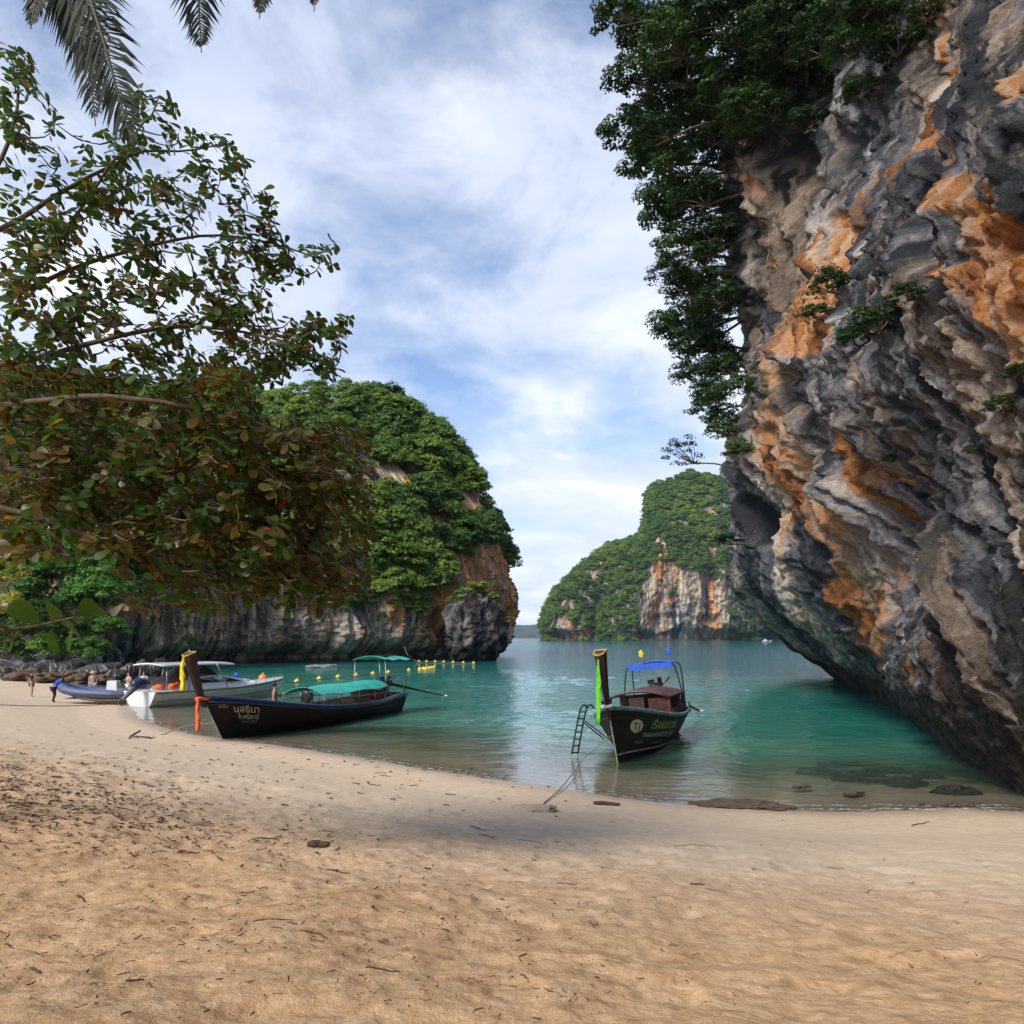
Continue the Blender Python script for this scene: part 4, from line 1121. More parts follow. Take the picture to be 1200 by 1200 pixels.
m_hd = simple('dark_hull_paint', (0.018, 0.012, 0.011), 0.6, 0.3, 2.5, spec=0.25)
m_wood = simple('dark_red_wood', (0.085, 0.020, 0.015), 0.5, 0.3, 5.0, coat=0.2)
m_prow = simple('prow_wood', (0.050, 0.020, 0.015), 0.5, 0.25, 5.0, coat=0.2)
m_deck = simple('deck_wood', (0.20, 0.14, 0.09), 0.8, 0.25, 7.0)
m_blue = simple('blue_gunwale_paint', (0.02, 0.05, 0.16), 0.4, 0.2, 3.0, coat=0.3)
m_rim = simple('worn_teal_rim', (0.18, 0.27, 0.30), 0.5, 0.3, 4.0)
m_stem = simple('pale_stem_band', (0.50, 0.46, 0.40), 0.6, 0.25, 6.0)
m_teal = simple('teal_tarpaulin', (0.03, 0.42, 0.34), 0.6, 0.12, 2.0, bump=0.15)
m_btarp = simple('blue_tarpaulin', (0.02, 0.11, 0.62), 0.6, 0.12, 2.0, bump=0.15)
m_steel = simple('dull_steel', (0.34, 0.34, 0.33), 0.4, 0.25, 12.0, metal=0.8)
m_iron = simple('black_iron', (0.02, 0.02, 0.022), 0.5, 0.3, 12.0)
m_eng = simple('engine_paint', (0.03, 0.04, 0.07), 0.45, 0.4, 9.0)
m_gold = simple('gold_paint', (0.55, 0.38, 0.07), 0.4, 0.2, 9.0)
m_txt = simple('cream_lettering', (0.80, 0.70, 0.48), 0.6, 0.1, 9.0)
m_txg = simple('green_lettering', (0.50, 0.70, 0.60), 0.6, 0.1, 9.0)
m_txy = simple('ochre_lettering', (0.66, 0.56, 0.20), 0.6, 0.1, 9.0)
m_yrib = simple('yellow_cloth', (0.75, 0.58, 0.03), 0.8, 0.15, 12.0)
m_orib = simple('orange_cloth', (0.80, 0.13, 0.03), 0.8, 0.15, 12.0)
m_grib = simple('green_cloth', (0.12, 0.50, 0.02), 0.8, 0.15, 12.0)
m_redc = simple('red_cloth', (0.50, 0.06, 0.03), 0.8, 0.2, 12.0)
m_rope = simple('rope_fibre', (0.20, 0.17, 0.12), 0.9, 0.2, 30.0)
m_wht = simple('white_gelcoat', (0.74, 0.76, 0.76), 0.25, 0.04, 2.0, coat=0.3)
m_glass, t = mat_new('dark_glazing')
finish(t, t.n('ShaderNodeBsdfPrincipled', {'Base Color': (0.012, 0.014, 0.018, 1), 'Roughness': 0.08, 'Specular IOR Level': 0.6}).outputs[0])

def ribbon(path, w0, w1, sway=0.03):
    mb = MB(); pp = [Vector(p) for p in bez(path, 12)]
    for k in range(3):
        o_ = Vector((0.02 * (k - 1), 0.025 * (k - 1), 0))
        mb.tube([p + o_ * (1 + i * 0.12) + Vector((sway * math.sin(i * 0.9 + k * 2), sway * math.cos(i * 0.7 + k), 0)) for i, p in enumerate(pp)], [w0 + (w1 - w0) * i / 11 for i in range(12)], 6, 0.5)
    return mb

def longtail(root, h, prow_top, prow_fwd, gun_mat, hull_mat):
    """hull, inside, deck, stem and prow of a longtail boat"""
    hull = h.shell().build('hull', hull_mat, root, True)
    h.shell(36, 6, 0.05, 0.25).build('inner_planking', m_deck, root, True)
    h.deck(0.22).build('deck', m_deck, root)
    for sd in (-1, 1):
        MB().tube(h.sheer(sd, out=0.02), 0.065, 8, 0.9).build('gunwale', gun_mat, root, True)
        MB().tube(h.sheer(sd, a=0.86, out=0.012, t1=0.985), 0.022, 6).build('rubbing_strake', m_prow, hull, True)
    MB().tube([h.pt(0.997, a, 1) + Vector((0.03, 0, 0)) for a in np.linspace(0.12, 0.98, 12)], 0.02, 6).build('stem', m_stem, hull, True)
    for t_ in (0.32, 0.46, 0.60, 0.74):
        a_ = 0.8; l, r = h.pt(t_, a_, -1, 0.05), h.pt(t_, a_, 1, 0.05)
        MB().box((l + r) / 2, (0.24, (r - l).length, 0.04)).build('thwart', m_deck, root)
    # prow post rising from the stem
    top = h.pt(1, 1, 1); rings = []
    for f in np.linspace(0, 1, 10):
        c = Vector((top.x - 0.16 + prow_fwd * (f ** 0.8), 0, top.z - 0.35 + (prow_top - top.z + 0.35) * f))
        dx_, wy_ = 0.145 + 0.05 * f, 0.045 + 0.13 * f ** 1.6
        tl_ = -0.10 * f
        rings.append([c + Vector((-dx_, -wy_, -tl_)), c + Vector((-dx_, wy_, -tl_)), c + Vector((dx_ * 0.6, wy_ * 0.8, 0)), c + Vector((dx_, 0, tl_ * 0.5)), c + Vector((dx_ * 0.6, -wy_ * 0.8, 0))])
    pr = MB().loft(rings).build('prow', m_prow, root)
    # painted edge round the cut top
    e = [p + Vector((0, 0, 0.012)) for p in rings[-1]]
    mb = MB()
    for i in range(5): mb.tube([e[i], e[(i + 1) % 5]], 0.022, 5)
    mb.build('prow_edging', m_gold, pr)
    return pr, rings
def engine(root, h, x, z, prop):
    """car engine on a pivot with the long propeller shaft"""
    e = MB().box((x, 0, z), (0.75, 0.42, 0.34), taper=0.86)
    e.tube([(x + 0.1, -0.16, z + 0.15), (x + 0.1, -0.16, z + 0.30)], 0.13, 10); e.tube([(x - 0.15, 0.12, z + 0.12), (x - 0.15, 0.12, z + 0.36)], 0.08, 8)
    eo = e.build('engine', m_eng, root)
    MB().tube([(x + 0.38, 0, z - 0.02), (x + 0.46, 0, z - 0.02)], 0.22, 14).build('flywheel', m_iron, eo, True)
    MB().tube([(x + 0.15, 0.2, z + 0.05), (x + 0.2, 0.42, z + 0.2), (x - 0.1, 0.5, z + 0.32)], 0.035, 7).build('exhaust_pipe', m_steel, eo, True)
    MB().box((x, 0, (z - 0.17 + 0.22) / 2), (0.22, 0.22, z - 0.17 - 0.22)).build('engine_post', m_iron, root)
    a = Vector((x - 0.3, 0, z - 0.05)); b_ = Vector(prop)
    sh = MB().tube([a, a.lerp(b_, 0.5), b_], [0.075, 0.06, 0.045], 8).build('propeller_shaft', m_iron, root, True)
    d = (b_ - a).normalized(); s1 = d.cross(Vector((0, 0, 1))).normalized(); s2 = s1.cross(d)
    mb = MB()
    for k in range(3):
        an = k * 2.094; r_ = s1 * math.cos(an) + s2 * math.sin(an); q = s1 * -math.sin(an) + s2 * math.cos(an)
        mb.add([b_, b_ + r_ * 0.12 + q * 0.07 + d * 0.03, b_ + r_ * 0.22, b_ + r_ * 0.12 - q * 0.05 - d * 0.03], [(0, 1, 2, 3), (3, 2, 1, 0)])
    mb.tube([b_ - d * 0.1, b_ + d * 0.12], [0.05, 0.02], 8)
    mb.build('propeller', m_steel, sh)
    MB().tube([(x + 0.4, 0.05, z + 0.1), (x + 1.2, 0.1, z + 0.25)], 0.022, 6).build('tiller', m_steel, eo, True)

# ---- dark longtail with teal canopies, lying on the shore
S1, B1 = G(463, 833), G(261, 866)
bt, L1 = place('longtail_boat', S1, B1, 'dark longtail boat with teal canopies, blue gunwale and orange ribbon on its prow', 'boat')
h1 = Hull(L1, 1.12, -0.34, 0.74, 1.55, 0.92, 1.25, 0.55, 0.62)
pr1, rg1 = longtail(bt, h1, 3.0, 0.82, m_blue, m_hd)
for sd in (-1, 1): MB().tube(h1.sheer(sd, a=0.93, out=0.012, t1=0.99), 0.06, 8, 1.0).build('blue_band', m_blue, bt, True)
top1 = Vector(rg1[-1][3])
ribbon([top1, top1 + Vector((0.10, 0.03, -0.45)), top1 + Vector((0.10, 0.05, -1.12))], 0.045, 0.09).build('yellow_ribbon', m_yrib, pr1, True)
kn = Vector(rg1[1][3]) + Vector((0.0, 0, 0.12))
MB().tube([kn + Vector((0.02, 0, 0)) + Vector((0.28 * math.cos(a_) - 0.2, 0.16 * math.sin(a_), 0.03 * math.sin(3 * a_))) for a_ in np.linspace(0, 6.28, 18)], 0.05, 6).build('ribbon_knot', m_orib, pr1, True)
ribbon([kn + Vector((0.08, 0.03, 0.0)), kn + Vector((0.12, 0.05, -0.5)), kn + Vector((0.10, 0.03, -1.12))], 0.05, 0.07).build('orange_ribbon', m_orib, pr1, True)
# main canopy on low posts
def canopy(root, h, t0, t1, z0, crown, mat, name, half=None, n=10, sag=0.0, dz=0.0):
    rows = []
    for i in range(n + 1):
        t_ = t0 + (t1 - t0) * i / n; hw = half or h.b(t_) * 0.92
        rows.append([Vector((t_ * h.L, hw * q, z0 + dz * (i / n) + crown * (1 - q * q) + 0.025 * math.sin(i * 1.3 + q * 2) - sag * math.sin(math.pi * ((i * 2.5 / n) % 1)))) for q in np.linspace(-1, 1, 9)])
    return sheet(rows).build(name, mat, root, True)
c1 = canopy(bt, h1, 0.17, 0.62, 1.34, 0.28, m_teal, 'canopy', dz=-0.05)
for t_ in (0.18, 0.29, 0.40, 0.51, 0.61):
    for sd in (-1, 1):
        b_ = h1.pt(t_, 0.97, sd, 0.06)
        MB().tube([b_, Vector((b_.x, sd * h1.b(t_) * 0.9, 1.37))], 0.022, 6).build('canopy_post', m_steel, bt, True)
for sd in (-1, 1): MB().tube([Vector((t_ * L1, sd * h1.b(t_) * 0.9, 1.08)) for t_ in np.linspace(0.16, 0.6, 12)], 0.03, 6).build('side_rail', m_rim, bt, True)
MB().box((0.21 * L1, 0, 1.0), (0.12, 1.7, 0.42)).build('bulkhead', m_wood, bt)
# high stern canopy
z2 = 2.52
canopy(bt, h1, 0.00, 0.20, z2, 0.16, m_teal, 'stern_canopy', half=0.85, dz=0.06)
for t_ in (0.015, 0.19):
    for sd in (-1, 1):
        b_ = h1.pt(t_, 0.98, sd, 0.05); MB().tube([b_, Vector((b_.x, sd * 0.8, z2 + 0.02))], 0.022, 6).build('canopy_post', m_steel, bt, True)
MB().box((0.10 * L1, 0.1, z2 + 0.21), (1.1, 0.7, 0.03)).build('solar_panel', m_glass, bt)
pend = W(bt, 520, 815, 46.3)
engine(bt, h1, 0.075 * L1, 1.42, pend)
MB().ball((0.25 * L1, 0.55, 0.95), (0.28, 0.2, 0.16), 10, 6).ball((0.235 * L1, 0.75, 0.9), (0.22, 0.16, 0.14), 10, 6).build('life_vests', m_redc, bt, True)
MB().tube([(0.0, 0.3, 0.2), (-0.3, 0.35, 0.9), (-0.05, 0.35, 1.45)], 0.03, 6).build('stern_rail', m_steel, bt, True)
h1.wrap(text_mesh('มุสธีนา', 0.36), 0.885, 0.72, 1).build('lettering', m_txt, bt)
h1.wrap(text_mesh('ท.ศรีธานี', 0.24), 0.883, 0.575, 1).build('lettering', m_txt, bt)
h1.wrap(text_mesh('กระบี่ 081', 0.17), 0.882, 0.48, 1).build('lettering', m_rim, bt)
h1.wrap(text_mesh('2351', 0.20), 0.950, 0.80, 1).build('registration_number', m_gold, bt)

# ---- dark longtail with red cabin, floating by the sand
S2, B2 = G(779, 857), G(724, 894)
b2, L2 = place('longtail_boat', S2, B2, 'dark longtail boat with red wooden cabin, blue stern canopy and green ribbon', 'boat', roll=R(6))
h2 = Hull(L2, 1.36, -0.36, 0.92, 1.62, 1.0, 0.75, 0.62, 0.72, 0.45)
pr2, rg2 = longtail(b2, h2, 3.15, 0.42, m_rim, m_hd)
top2 = Vector(rg2[-1][3])
ribbon([top2 + Vector((0.03, 0, -0.1)), top2 + Vector((0.06, -0.06, -0.8)), top2 + Vector((0.16, -0.16, -1.85))], 0.032, 0.055, 0.02).build('green_ribbon', m_grib, pr2, True)
MB().tube([Vector(rg2[2][3]) + Vector((0.24 * math.cos(a_) - 0.17, 0.15 * math.sin(a_), 0)) for a_ in np.linspace(0, 6.28, 16)], 0.05, 6).build('ribbon_knot', m_wht, pr2, True)
# cabin
rows = []
for i in range(9):
    t_ = 0.24 + 0.36 * i / 8; hw = h2.b(t_) * 0.90
    rows.append([Vector((t_ * L2, hw * q, 1.60 + 0.26 * (1 - q * q))) for q in np.linspace(-1, 1, 9)])
cb = sheet(rows, 0.05).build('cabin_roof', m_wood, b2, True)
for i in (8,):
    rr_ = [p + Vector((0.02, 0, -0.02)) for p in rows[i]]
    MB().tube(rr_, 0.05, 6).build('roof_beam', m_wood, cb, True)
for t_ in (0.25, 0.42, 0.59):
    for sd in (-1, 1):
        b_ = h2.pt(t_, 0.9, sd, 0.08); MB().box((b_.x, sd * h2.b(t_) * 0.86, (b_.z + 1.62) / 2), (0.09, 0.09, 1.62 - b_.z)).build('cabin_post', m_wood, b2)
x_ = 0.585 * L2
MB().box((x_, 0.02, 1.05), (0.05, 0.5, 1.15)).build('cabin_panel', m_prow, b2)
dr = MB().box((x_ + 0.02, 0.72, 0.95), (0.06, 0.62, 1.25)).build('cabin_door', m_wood, b2)
for zz_ in (0.55, 0.95, 1.3): MB().box((x_ + 0.055, 0.72, zz_), (0.02, 0.46, 0.20)).build('door_panel', m_prow, dr)
MB().box((0.26 * L2, 0, 1.15), (0.05, 2.1, 0.9)).build('rear_bulkhead', m_prow, b2)
for sd in (-1, 1): MB().box((0.42 * L2, sd * h2.b(0.42) * 0.86, 1.02), (0.34 * L2, 0.035, 0.34)).build('side_panel', m_wood, b2)
# stern frame with blue canopy and pennants
zc = 2.62
canopy(b2, h2, 0.05, 0.20, zc, 0.10, m_btarp, 'stern_canopy', half=0.80)
MB().box((0.205 * L2, 0, zc - 0.06), (0.03, 1.6, 0.20)).build('canopy_valance', m_btarp, b2)
for t_ in (0.05, 0.20):
    for sd in (-1, 1):
        b_ = h2.pt(t_, 0.98, sd, 0.05); MB().tube(bez([b_, Vector((b_.x, sd * 0.92, zc - 0.25)), Vector((b_.x, sd * 0.76, zc))], 8), 0.028, 6).build('canopy_post', m_iron, b2, True)
engine(b2, h2, 0.10 * L2, 1.75, (-4.6, 0.8, 0.35))
for q, mt, nm in ((-0.28, m_yrib, 'yellow_pennant'), (0.72, m_btarp, 'blue_pennant')):
    pl = MB().tube([(0.2 * L2, q, zc), (0.2 * L2, q, zc + 0.52)], 0.012, 5).build('flag_pole', m_steel, b2)
    f_ = MB()
    for k in range(5):
        an = k * 1.256; c_ = Vector((0.2 * L2 + 0.01, q + 0.05 * math.cos(an), zc + 0.42 + 0.09 * math.sin(an)))
        f_.ball(c_, (0.02, 0.055, 0.06), 8, 5)
    f_.ball((0.2 * L2, q, zc + 0.42), (0.04, 0.07, 0.07), 8, 5)
    f_.build(nm, mt, pl, True)
# name and emblem on the bow
def disc(r, n=28, r0=0.0):
    v = [(0, 0, 0)] if r0 == 0 else []
    v += [(r * math.cos(2 * math.pi * i / n), r * math.sin(2 * math.pi * i / n), 0) for i in range(n)]
    if r0 == 0: return v, [(0, 1 + i, 1 + (i + 1) % n) for i in range(n)]
    v += [(r0 * math.cos(2 * math.pi * i / n), r0 * math.sin(2 * math.pi * i / n), 0) for i in range(n)]
    return v, [(i, (i + 1) % n, n + (i + 1) % n, n + i) for i in range(n)]
em = h2.wrap(disc(0.20), 0.865, 0.73, 1, 1.6).build('emblem', m_txt, b2)
h2.wrap([(q := text_mesh('TJ', 0.30))[0] and [(a, b - 0.10, c) for a, b, c in q[0]], q[1]], 0.865, 0.73, 1, 1.5, 0.042).build('emblem_letters', m_hd, em)
h2.wrap(text_mesh('เรือธนาวุฒิ', 0.36), 0.665, 0.70, 1, 1.25).build('lettering', m_txy, b2)
h2.wrap(text_mesh('THANAWOOD JULLY', 0.20), 0.675, 0.535, 1, 1.3).build('lettering', m_txg, b2)
h2.wrap(text_mesh('กระบี่', 0.17), 0.835, 0.43, 1, 1.3).build('lettering', m_rim, b2)
h2.wrap(text_mesh('อ่าวนาง 12', 0.13), 0.70, 0.40, 1, 1.3).build('lettering', m_rim, b2)
MB().tube(h2.sheer(1, a=0.30, out=0.012, t0=0.35, t1=0.99), 0.025, 6).build('water_line_strake', m_stem, b2, True)
# anchor and coil on the foredeck
MB().tube([Vector((0.87 * L2 + 0.2 * math.cos(a_), 0.2 * math.sin(a_), 1.15 + 0.012 * a_)) for a_ in np.linspace(0, 18, 40)], 0.03, 5).build('rope_coil', m_rope, b2, True)
# boarding ladder leaning on the far bow
ld = empty('boarding_ladder', P(671, 884, 25.6)); tag(ld, 'slim metal boarding ladder leaning against the red cabin boat', 'ladder')
o0 = ld.location
for (ua, ub) in ((670, 680), (677, 687)):
    y_ = 25.6 if ua == 670 else 25.9
    pp = [P(ua, 884, y_), P(ua + 5, 855, y_), P(ub, 832, y_), P(ub + 4, 826, y_), P(ub + 9, 829, y_ + 0.3)]
    MB().tube([p - o0 for p in map(Vector, bez(pp, 12))], 0.028, 6).build('rail', m_iron, ld, True)
for f in np.linspace(0.04, 0.92, 7):
    a = P(670 + 10 * f, 884 - 54 * f, 25.6); b_ = P(677 + 10 * f, 884 - 54 * f, 25.9)
    MB().tube([a - o0, b_ - o0], 0.022, 6).build('rung', m_iron, ld, True)
for k in range(2):
    MB().tube([P(683 + 3 * k, 846 - k, 25.8) - o0, P(708 + 5 * k, 866, 26.0) - o0], 0.022, 6).build('strut', m_iron, ld, True)

# ---- white speedboat
S3, B3 = G(163, 828), Vector((-14.7, 53.0, 0))
sp, L3 = place('speedboat', S3, B3, 'white speedboat with hardtop and dark side windows behind the dark prow', 'boat')
h3 = Hull(L3, 1.45, -0.35, 0.80, 1.08, 0.78, 0.9, 0.55, 0.86, 0.42)
h3.shell(30, 8).build('hull', m_wht, sp, True)
dk = []
for i in range(27):
    t_ = 0.015 + 0.975 * i / 26; l, r = h3.pt(t_, 0.985, -1, 0.02), h3.pt(t_, 0.985, 1, 0.02); cz = Vector((0, 0, 0.10 if t_ > 0.55 else 0.0))
    dk.append([l, (l + r) / 2 + cz, r])
MB().loft(dk, False, False).build('deck', m_wht, sp, True)
m_gry = simple('grey_rubber', (0.14, 0.15, 0.16), 0.6, 0.15, 8.0)
for sd in (-1, 1):
    MB().tube(h3.sheer(sd, a=0.93, out=0.015, t1=0.99), 0.04, 6).build('rubbing_strake', m_gry, sp, True)
    MB().tube(h3.sheer(sd, a=0.55, out=0.01, t1=0.97), 0.018, 5).build('hull_stripe', m_gry, sp, True)
def cabin_ring(x, w0, w1, z0, z1): return poly((x, -w0, z0), (x, -w1, z1), (x, w1, z1), (x, w0, z0))
MB().loft([cabin_ring(1.6, 1.15, 1.0, 0.75, 1.05), cabin_ring(2.6, 1.15, 0.95, 0.75, 1.42), cabin_ring(4.6, 1.1, 0.85, 0.78, 1.50), cabin_ring(6.6, 0.85, 0.5, 0.85, 1.22), cabin_ring(7.6, 0.5, 0.2, 0.95, 1.08)]).build('cabin', m_wht, sp)
for sd in (-1, 1):
    MB().add(poly((2.4, sd * 1.10, 1.12), (4.6, sd * 1.02, 1.12), (6.4, sd * 0.80, 1.05), (5.4, sd * 0.82, 1.30), (4.4, sd * 0.90, 1.42), (2.9, sd * 1.0, 1.36)), [(0, 1, 2, 3, 4, 5)]).build('side_window', m_glass, sp)
MB().add(poly((4.5, -0.82, 1.50), (4.5, 0.82, 1.50), (3.7, 0.75, 2.05), (3.7, -0.75, 2.05)), [(0, 1, 2, 3)]).build('windscreen', m_glass, sp)
rows = [[Vector((0.5 + 5.2 * i / 8, 1.15 * q * (1 - 0.25 * (i / 8) ** 2), 2.16 + 0.10 * (1 - q * q) - 0.35 * max(0, i / 8 - 0.7) ** 1.3)) for q in np.linspace(-1, 1, 7)] for i in range(9)]
sheet(rows, 0.07).build('hardtop', m_wht, sp, True)
for x_, lean in ((0.8, 0.1), (2.2, 0.2), (4.9, -0.7)):
    for sd in (-1, 1): MB().tube([(x_, sd * 1.15, 0.8), (x_ + lean, sd * 1.02, 2.16)], 0.035, 6).build('hardtop_post', m_steel, sp, True)
MB().add(poly((1.3, -1.12, 1.0), (1.3, 1.12, 1.0), (3.0, 0.98, 1.95), (3.0, -0.98, 1.95)), [(0, 1, 2, 3), (3, 2, 1, 0)]).build('tinted_screen', simple('brown_tinted_screen', (0.17, 0.08, 0.05), 0.25, 0.2, 3.0), sp)
MB().ball((1.35, -0.9, 1.0), (0.26, 0.2, 0.18)).ball((1.65, -0.95, 1.05), (0.2, 0.16, 0.2)).ball((1.3, 0.1, 0.95), (0.24, 0.3, 0.14)).build('life_vests', m_orib, sp, True)
MB().ball((6.6, 0.0, 1.28), (0.26, 0.3, 0.14), 12, 7).ball((6.8, 0.2, 1.34), (0.14, 0.18, 0.2), 10, 6).build('folded_cover', m_btarp, sp, True)
for k in range(5): MB().tube([h3.pt(0.62 + 0.08 * k, 1.0, -1), h3.pt(0.62 + 0.08 * k, 1.0, -1) + Vector((0, 0, 0.28))], 0.014, 5).build('rail_stanchion', m_steel, sp, True)
MB().tube([p + Vector((0, 0, 0.28)) for p in h3.sheer(-1, 12, t0=0.62, t1=0.96)], 0.016, 5).build('bow_rail', m_steel, sp, True)
MB().tube([(3.4, 0, 2.2), (3.2, 0, 2.95)], 0.018, 5).build('aerial', m_wht, sp)
for yy in (-0.45,):
    om = MB().ball((-0.25, yy, 1.22), (0.55, 0.25, 0.30), 14, 8).build('outboard_motor', simple('navy_cowl', (0.02, 0.03, 0.10), 0.3, 0.1, 4.0, coat=0.4), sp, True)
    om.rotation_euler = (0, 0, 0)
    MB().tube([(-0.5, yy, 1.10), (-1.05, yy, 0.68), (-1.35, yy, 0.40)], [0.17, 0.12, 0.09], 8).build('motor_leg', m_gry, om, True)
    MB().box((-1.38, yy, 0.34), (0.30, 0.04, 0.3), Matrix.Rotation(0.7, 3, 'Y')).build('skeg', m_gry, om)
    for k in range(2): MB().tube([(-0.05 - 0.1 * k, yy + 0.23, 1.05), (-0.15 - 0.1 * k, yy + 0.26, 1.40)], 0.016, 4).build('cowl_stripe', m_wht, om)

# ---- inflatable dinghy
rb = empty('inflatable_boat', G(112, 824, 0.05)); rb.rotation_euler.z = R(183)
tag(rb, 'blue grey inflatable boat with cream hull and white console on the sand', 'boat')
m_tube = simple('blue_grey_hypalon', (0.075, 0.10, 0.20), 0.5, 0.1, 4.0)
U = [(-2.0, 0.85, 0.52), (-0.6, 0.88, 0.55), (0.6, 0.80, 0.62), (1.4, 0.52, 0.78), (1.75, 0.0, 0.90), (1.4, -0.52, 0.78), (0.6, -0.80, 0.62), (-0.6, -0.88, 0.55), (-2.0, -0.85, 0.52)]
pp = bez(U, 44); rad = [0.06 + 0.17 * min(1, i / 3, (43 - i) / 3) for i in range(44)]
tb = MB().tube(pp, rad, 12).build('tube', m_tube, rb, True)
MB().tube([Vector(p) + Vector((0, math.copysign(0.235, p[1]) * min(1, abs(p[1]) / 0.4), 0)) for p in pp[2:20]], 0.03, 5).build('rub_band', m_gry, tb, True)
MB().tube([Vector(p) + Vector((0, math.copysign(0.235, p[1]) * min(1, abs(p[1]) / 0.4), 0)) for p in pp[24:42]], 0.03, 5).build('rub_band', m_gry, tb, True)
MB().loft([[Vector((x, y * w_, z + (y * y) * 0.32 * w_)) for y in np.linspace(-0.8, 0.8, 9)] for x, w_, z in ((-1.95, 1, 0.05), (-0.5, 1, 0.05), (0.6, 0.92, 0.16), (1.3, 0.55, 0.42), (1.65, 0.12, 0.72))], False, False).build('rigid_hull', simple('cream_gelcoat', (0.66, 0.60, 0.42), 0.35, 0.06, 3.0), rb, True)
MB().box((-0.2, 0, 0.30), (3.0, 1.3, 0.05)).build('floor', m_gry, rb)
MB().box((-1.95, 0, 0.42), (0.06, 1.4, 0.5)).build('transom', m_wht, rb)
cs = MB().box((-1.0, 0.1, 0.75), (0.6, 0.7, 0.95), taper=0.8).build('console', m_wht, rb)
MB().tube([(-1.32, 0.1 + 0.16 * math.cos(a_), 0.98 + 0.16 * math.sin(a_)) for a_ in np.linspace(0, 6.28, 14)], 0.018, 5).build('steering_wheel', m_iron, cs, True)

# ---- far motor boat by the island
fb, fl_ = place('motor_boat', Vector((205, 700, 0)), Vector((212, 698, 0)), 'tiny white motor boat at the foot of the far island', 'boat')
hf_ = Hull(fl_, 1.5, -0.4, 0.9, 1.5, 0.9, 0.8)
hf_.shell(14, 5).build('hull', m_wht, fb, True); hf_.deck(0.8).build('deck', m_wht, fb)
MB().box((2.6, 0, 1.55), (2.6, 1.7, 1.4), taper=0.85).build('cabin', m_wht, fb); MB().box((2.6, 0, 1.75), (2.64, 1.62, 0.4)).build('window', m_glass, fb)
# ================================================================== PEOPLE
def skin_mesh(name, verts, edges, mat, sub=2):
    """verts: (x, y, z, radius); grows one continuous surface along the edges"""
    me = bpy.data.meshes.new(name)
    me.from_pydata([v[:3] for v in verts], edges, [])
    o = bpy.data.objects.new(name, me)
    md = o.modifiers.new('skin', 'SKIN')
    for i, v in enumerate(verts):
        sv = me.skin_vertices[0].data[i]; sv.radius = (v[3], v[3]) if len(v) < 5 else (v[3], v[4]); sv.use_root = (i == 0)
    o.modifiers.new('sub', 'SUBSURF').levels = sub
    dg = evaluated(o)
    r = bpy.data.meshes.new_from_object(o.evaluated_get(dg))
    bpy.data.objects.remove(o); bpy.data.meshes.remove(me)
    r.materials.clear(); r.materials.append(mat)
    r.polygons.foreach_set('use_smooth', [True] * len(r.polygons)); r.name = name
    return r
m_skin = simple('tan_skin', (0.36, 0.19, 0.12), 0.55, 0.06, 4.0)
m_skin2 = simple('fair_skin', (0.55, 0.34, 0.25), 0.55, 0.05, 4.0)
m_hair = simple('black_hair', (0.012, 0.010, 0.009), 0.5, 0.2, 20.0)
def person(loc, rz, height, J, label, skin, clothes, hair=True, hat=None):
    """J: joints in units of standing height; clothes: (name, joint chains, fatten, material)"""
    o = empty('person', loc, rz); tag(o, label, 'person')
    h = height
    order = ['pelvis', 'belly', 'chest', 'neck', 'head', 'crown', 'face', 'ls', 'le', 'lw', 'lh', 'rs', 're', 'rw', 'rh', 'lhip', 'lk', 'la', 'lt', 'rhip', 'rk', 'ra', 'rt']
    rad = dict(pelvis=.075, belly=.068, chest=.080, neck=.032, head=.052, crown=.044, face=.036, ls=.042, le=.027, lw=.020, lh=.022, rs=.042, re=.027, rw=.020, rh=.022,
               lhip=.060, lk=.036, la=.023, lt=.022, rhip=.060, rk=.036, ra=.023, rt=.022)
    ed = [('pelvis', 'belly'), ('belly', 'chest'), ('chest', 'neck'), ('neck', 'head'), ('head', 'crown'), ('head', 'face'), ('chest', 'ls'), ('ls', 'le'), ('le', 'lw'), ('lw', 'lh'),
          ('chest', 'rs'), ('rs', 're'), ('re', 'rw'), ('rw', 'rh'), ('pelvis', 'lhip'), ('lhip', 'lk'), ('lk', 'la'), ('la', 'lt'), ('pelvis', 'rhip'), ('rhip', 'rk'), ('rk', 'ra'), ('ra', 'rt')]
    def build(nm, keys, edges, fat, mat):
        ix = {k: i for i, k in enumerate(keys)}
        vs = [tuple(c * h for c in J[k]) + ((rad[k] + fat) * h,) for k in keys]
        me = skin_mesh(nm, vs, [(ix[a], ix[b]) for a, b in edges], mat)
        return link(nm, me, o)
    build('body', order, ed, 0.0, skin)
    for nm, keys, fat, mat in clothes:
        e2 = [e for e in ed if e[0] in keys and e[1] in keys]
        build(nm, [k for k in order if k in keys], e2, fat, mat)
    hd = Vector(J['head']) * h; cr_ = Vector(J['crown']) * h; fc = Vector(J['face']) * h
    back = (hd - fc).normalized() * 0.018 * h
    if hair: MB().ball(hd.lerp(cr_, 0.55) + back, (0.058 * h, 0.058 * h, 0.060 * h), 12, 8).build('hair', m_hair, o, True)
    if hat:
        c_ = hd.lerp(cr_, 0.8); MB().tube([c_ + Vector((0, 0, -0.01 * h)), c_ + Vector((0, 0, 0.0)), c_ + Vector((0, 0, 0.01 * h)), c_ + Vector((0, 0, 0.06 * h))], [0.125 * h, 0.13 * h, 0.065 * h, 0.05 * h], 14).build('hat', hat, o, True)
    return o
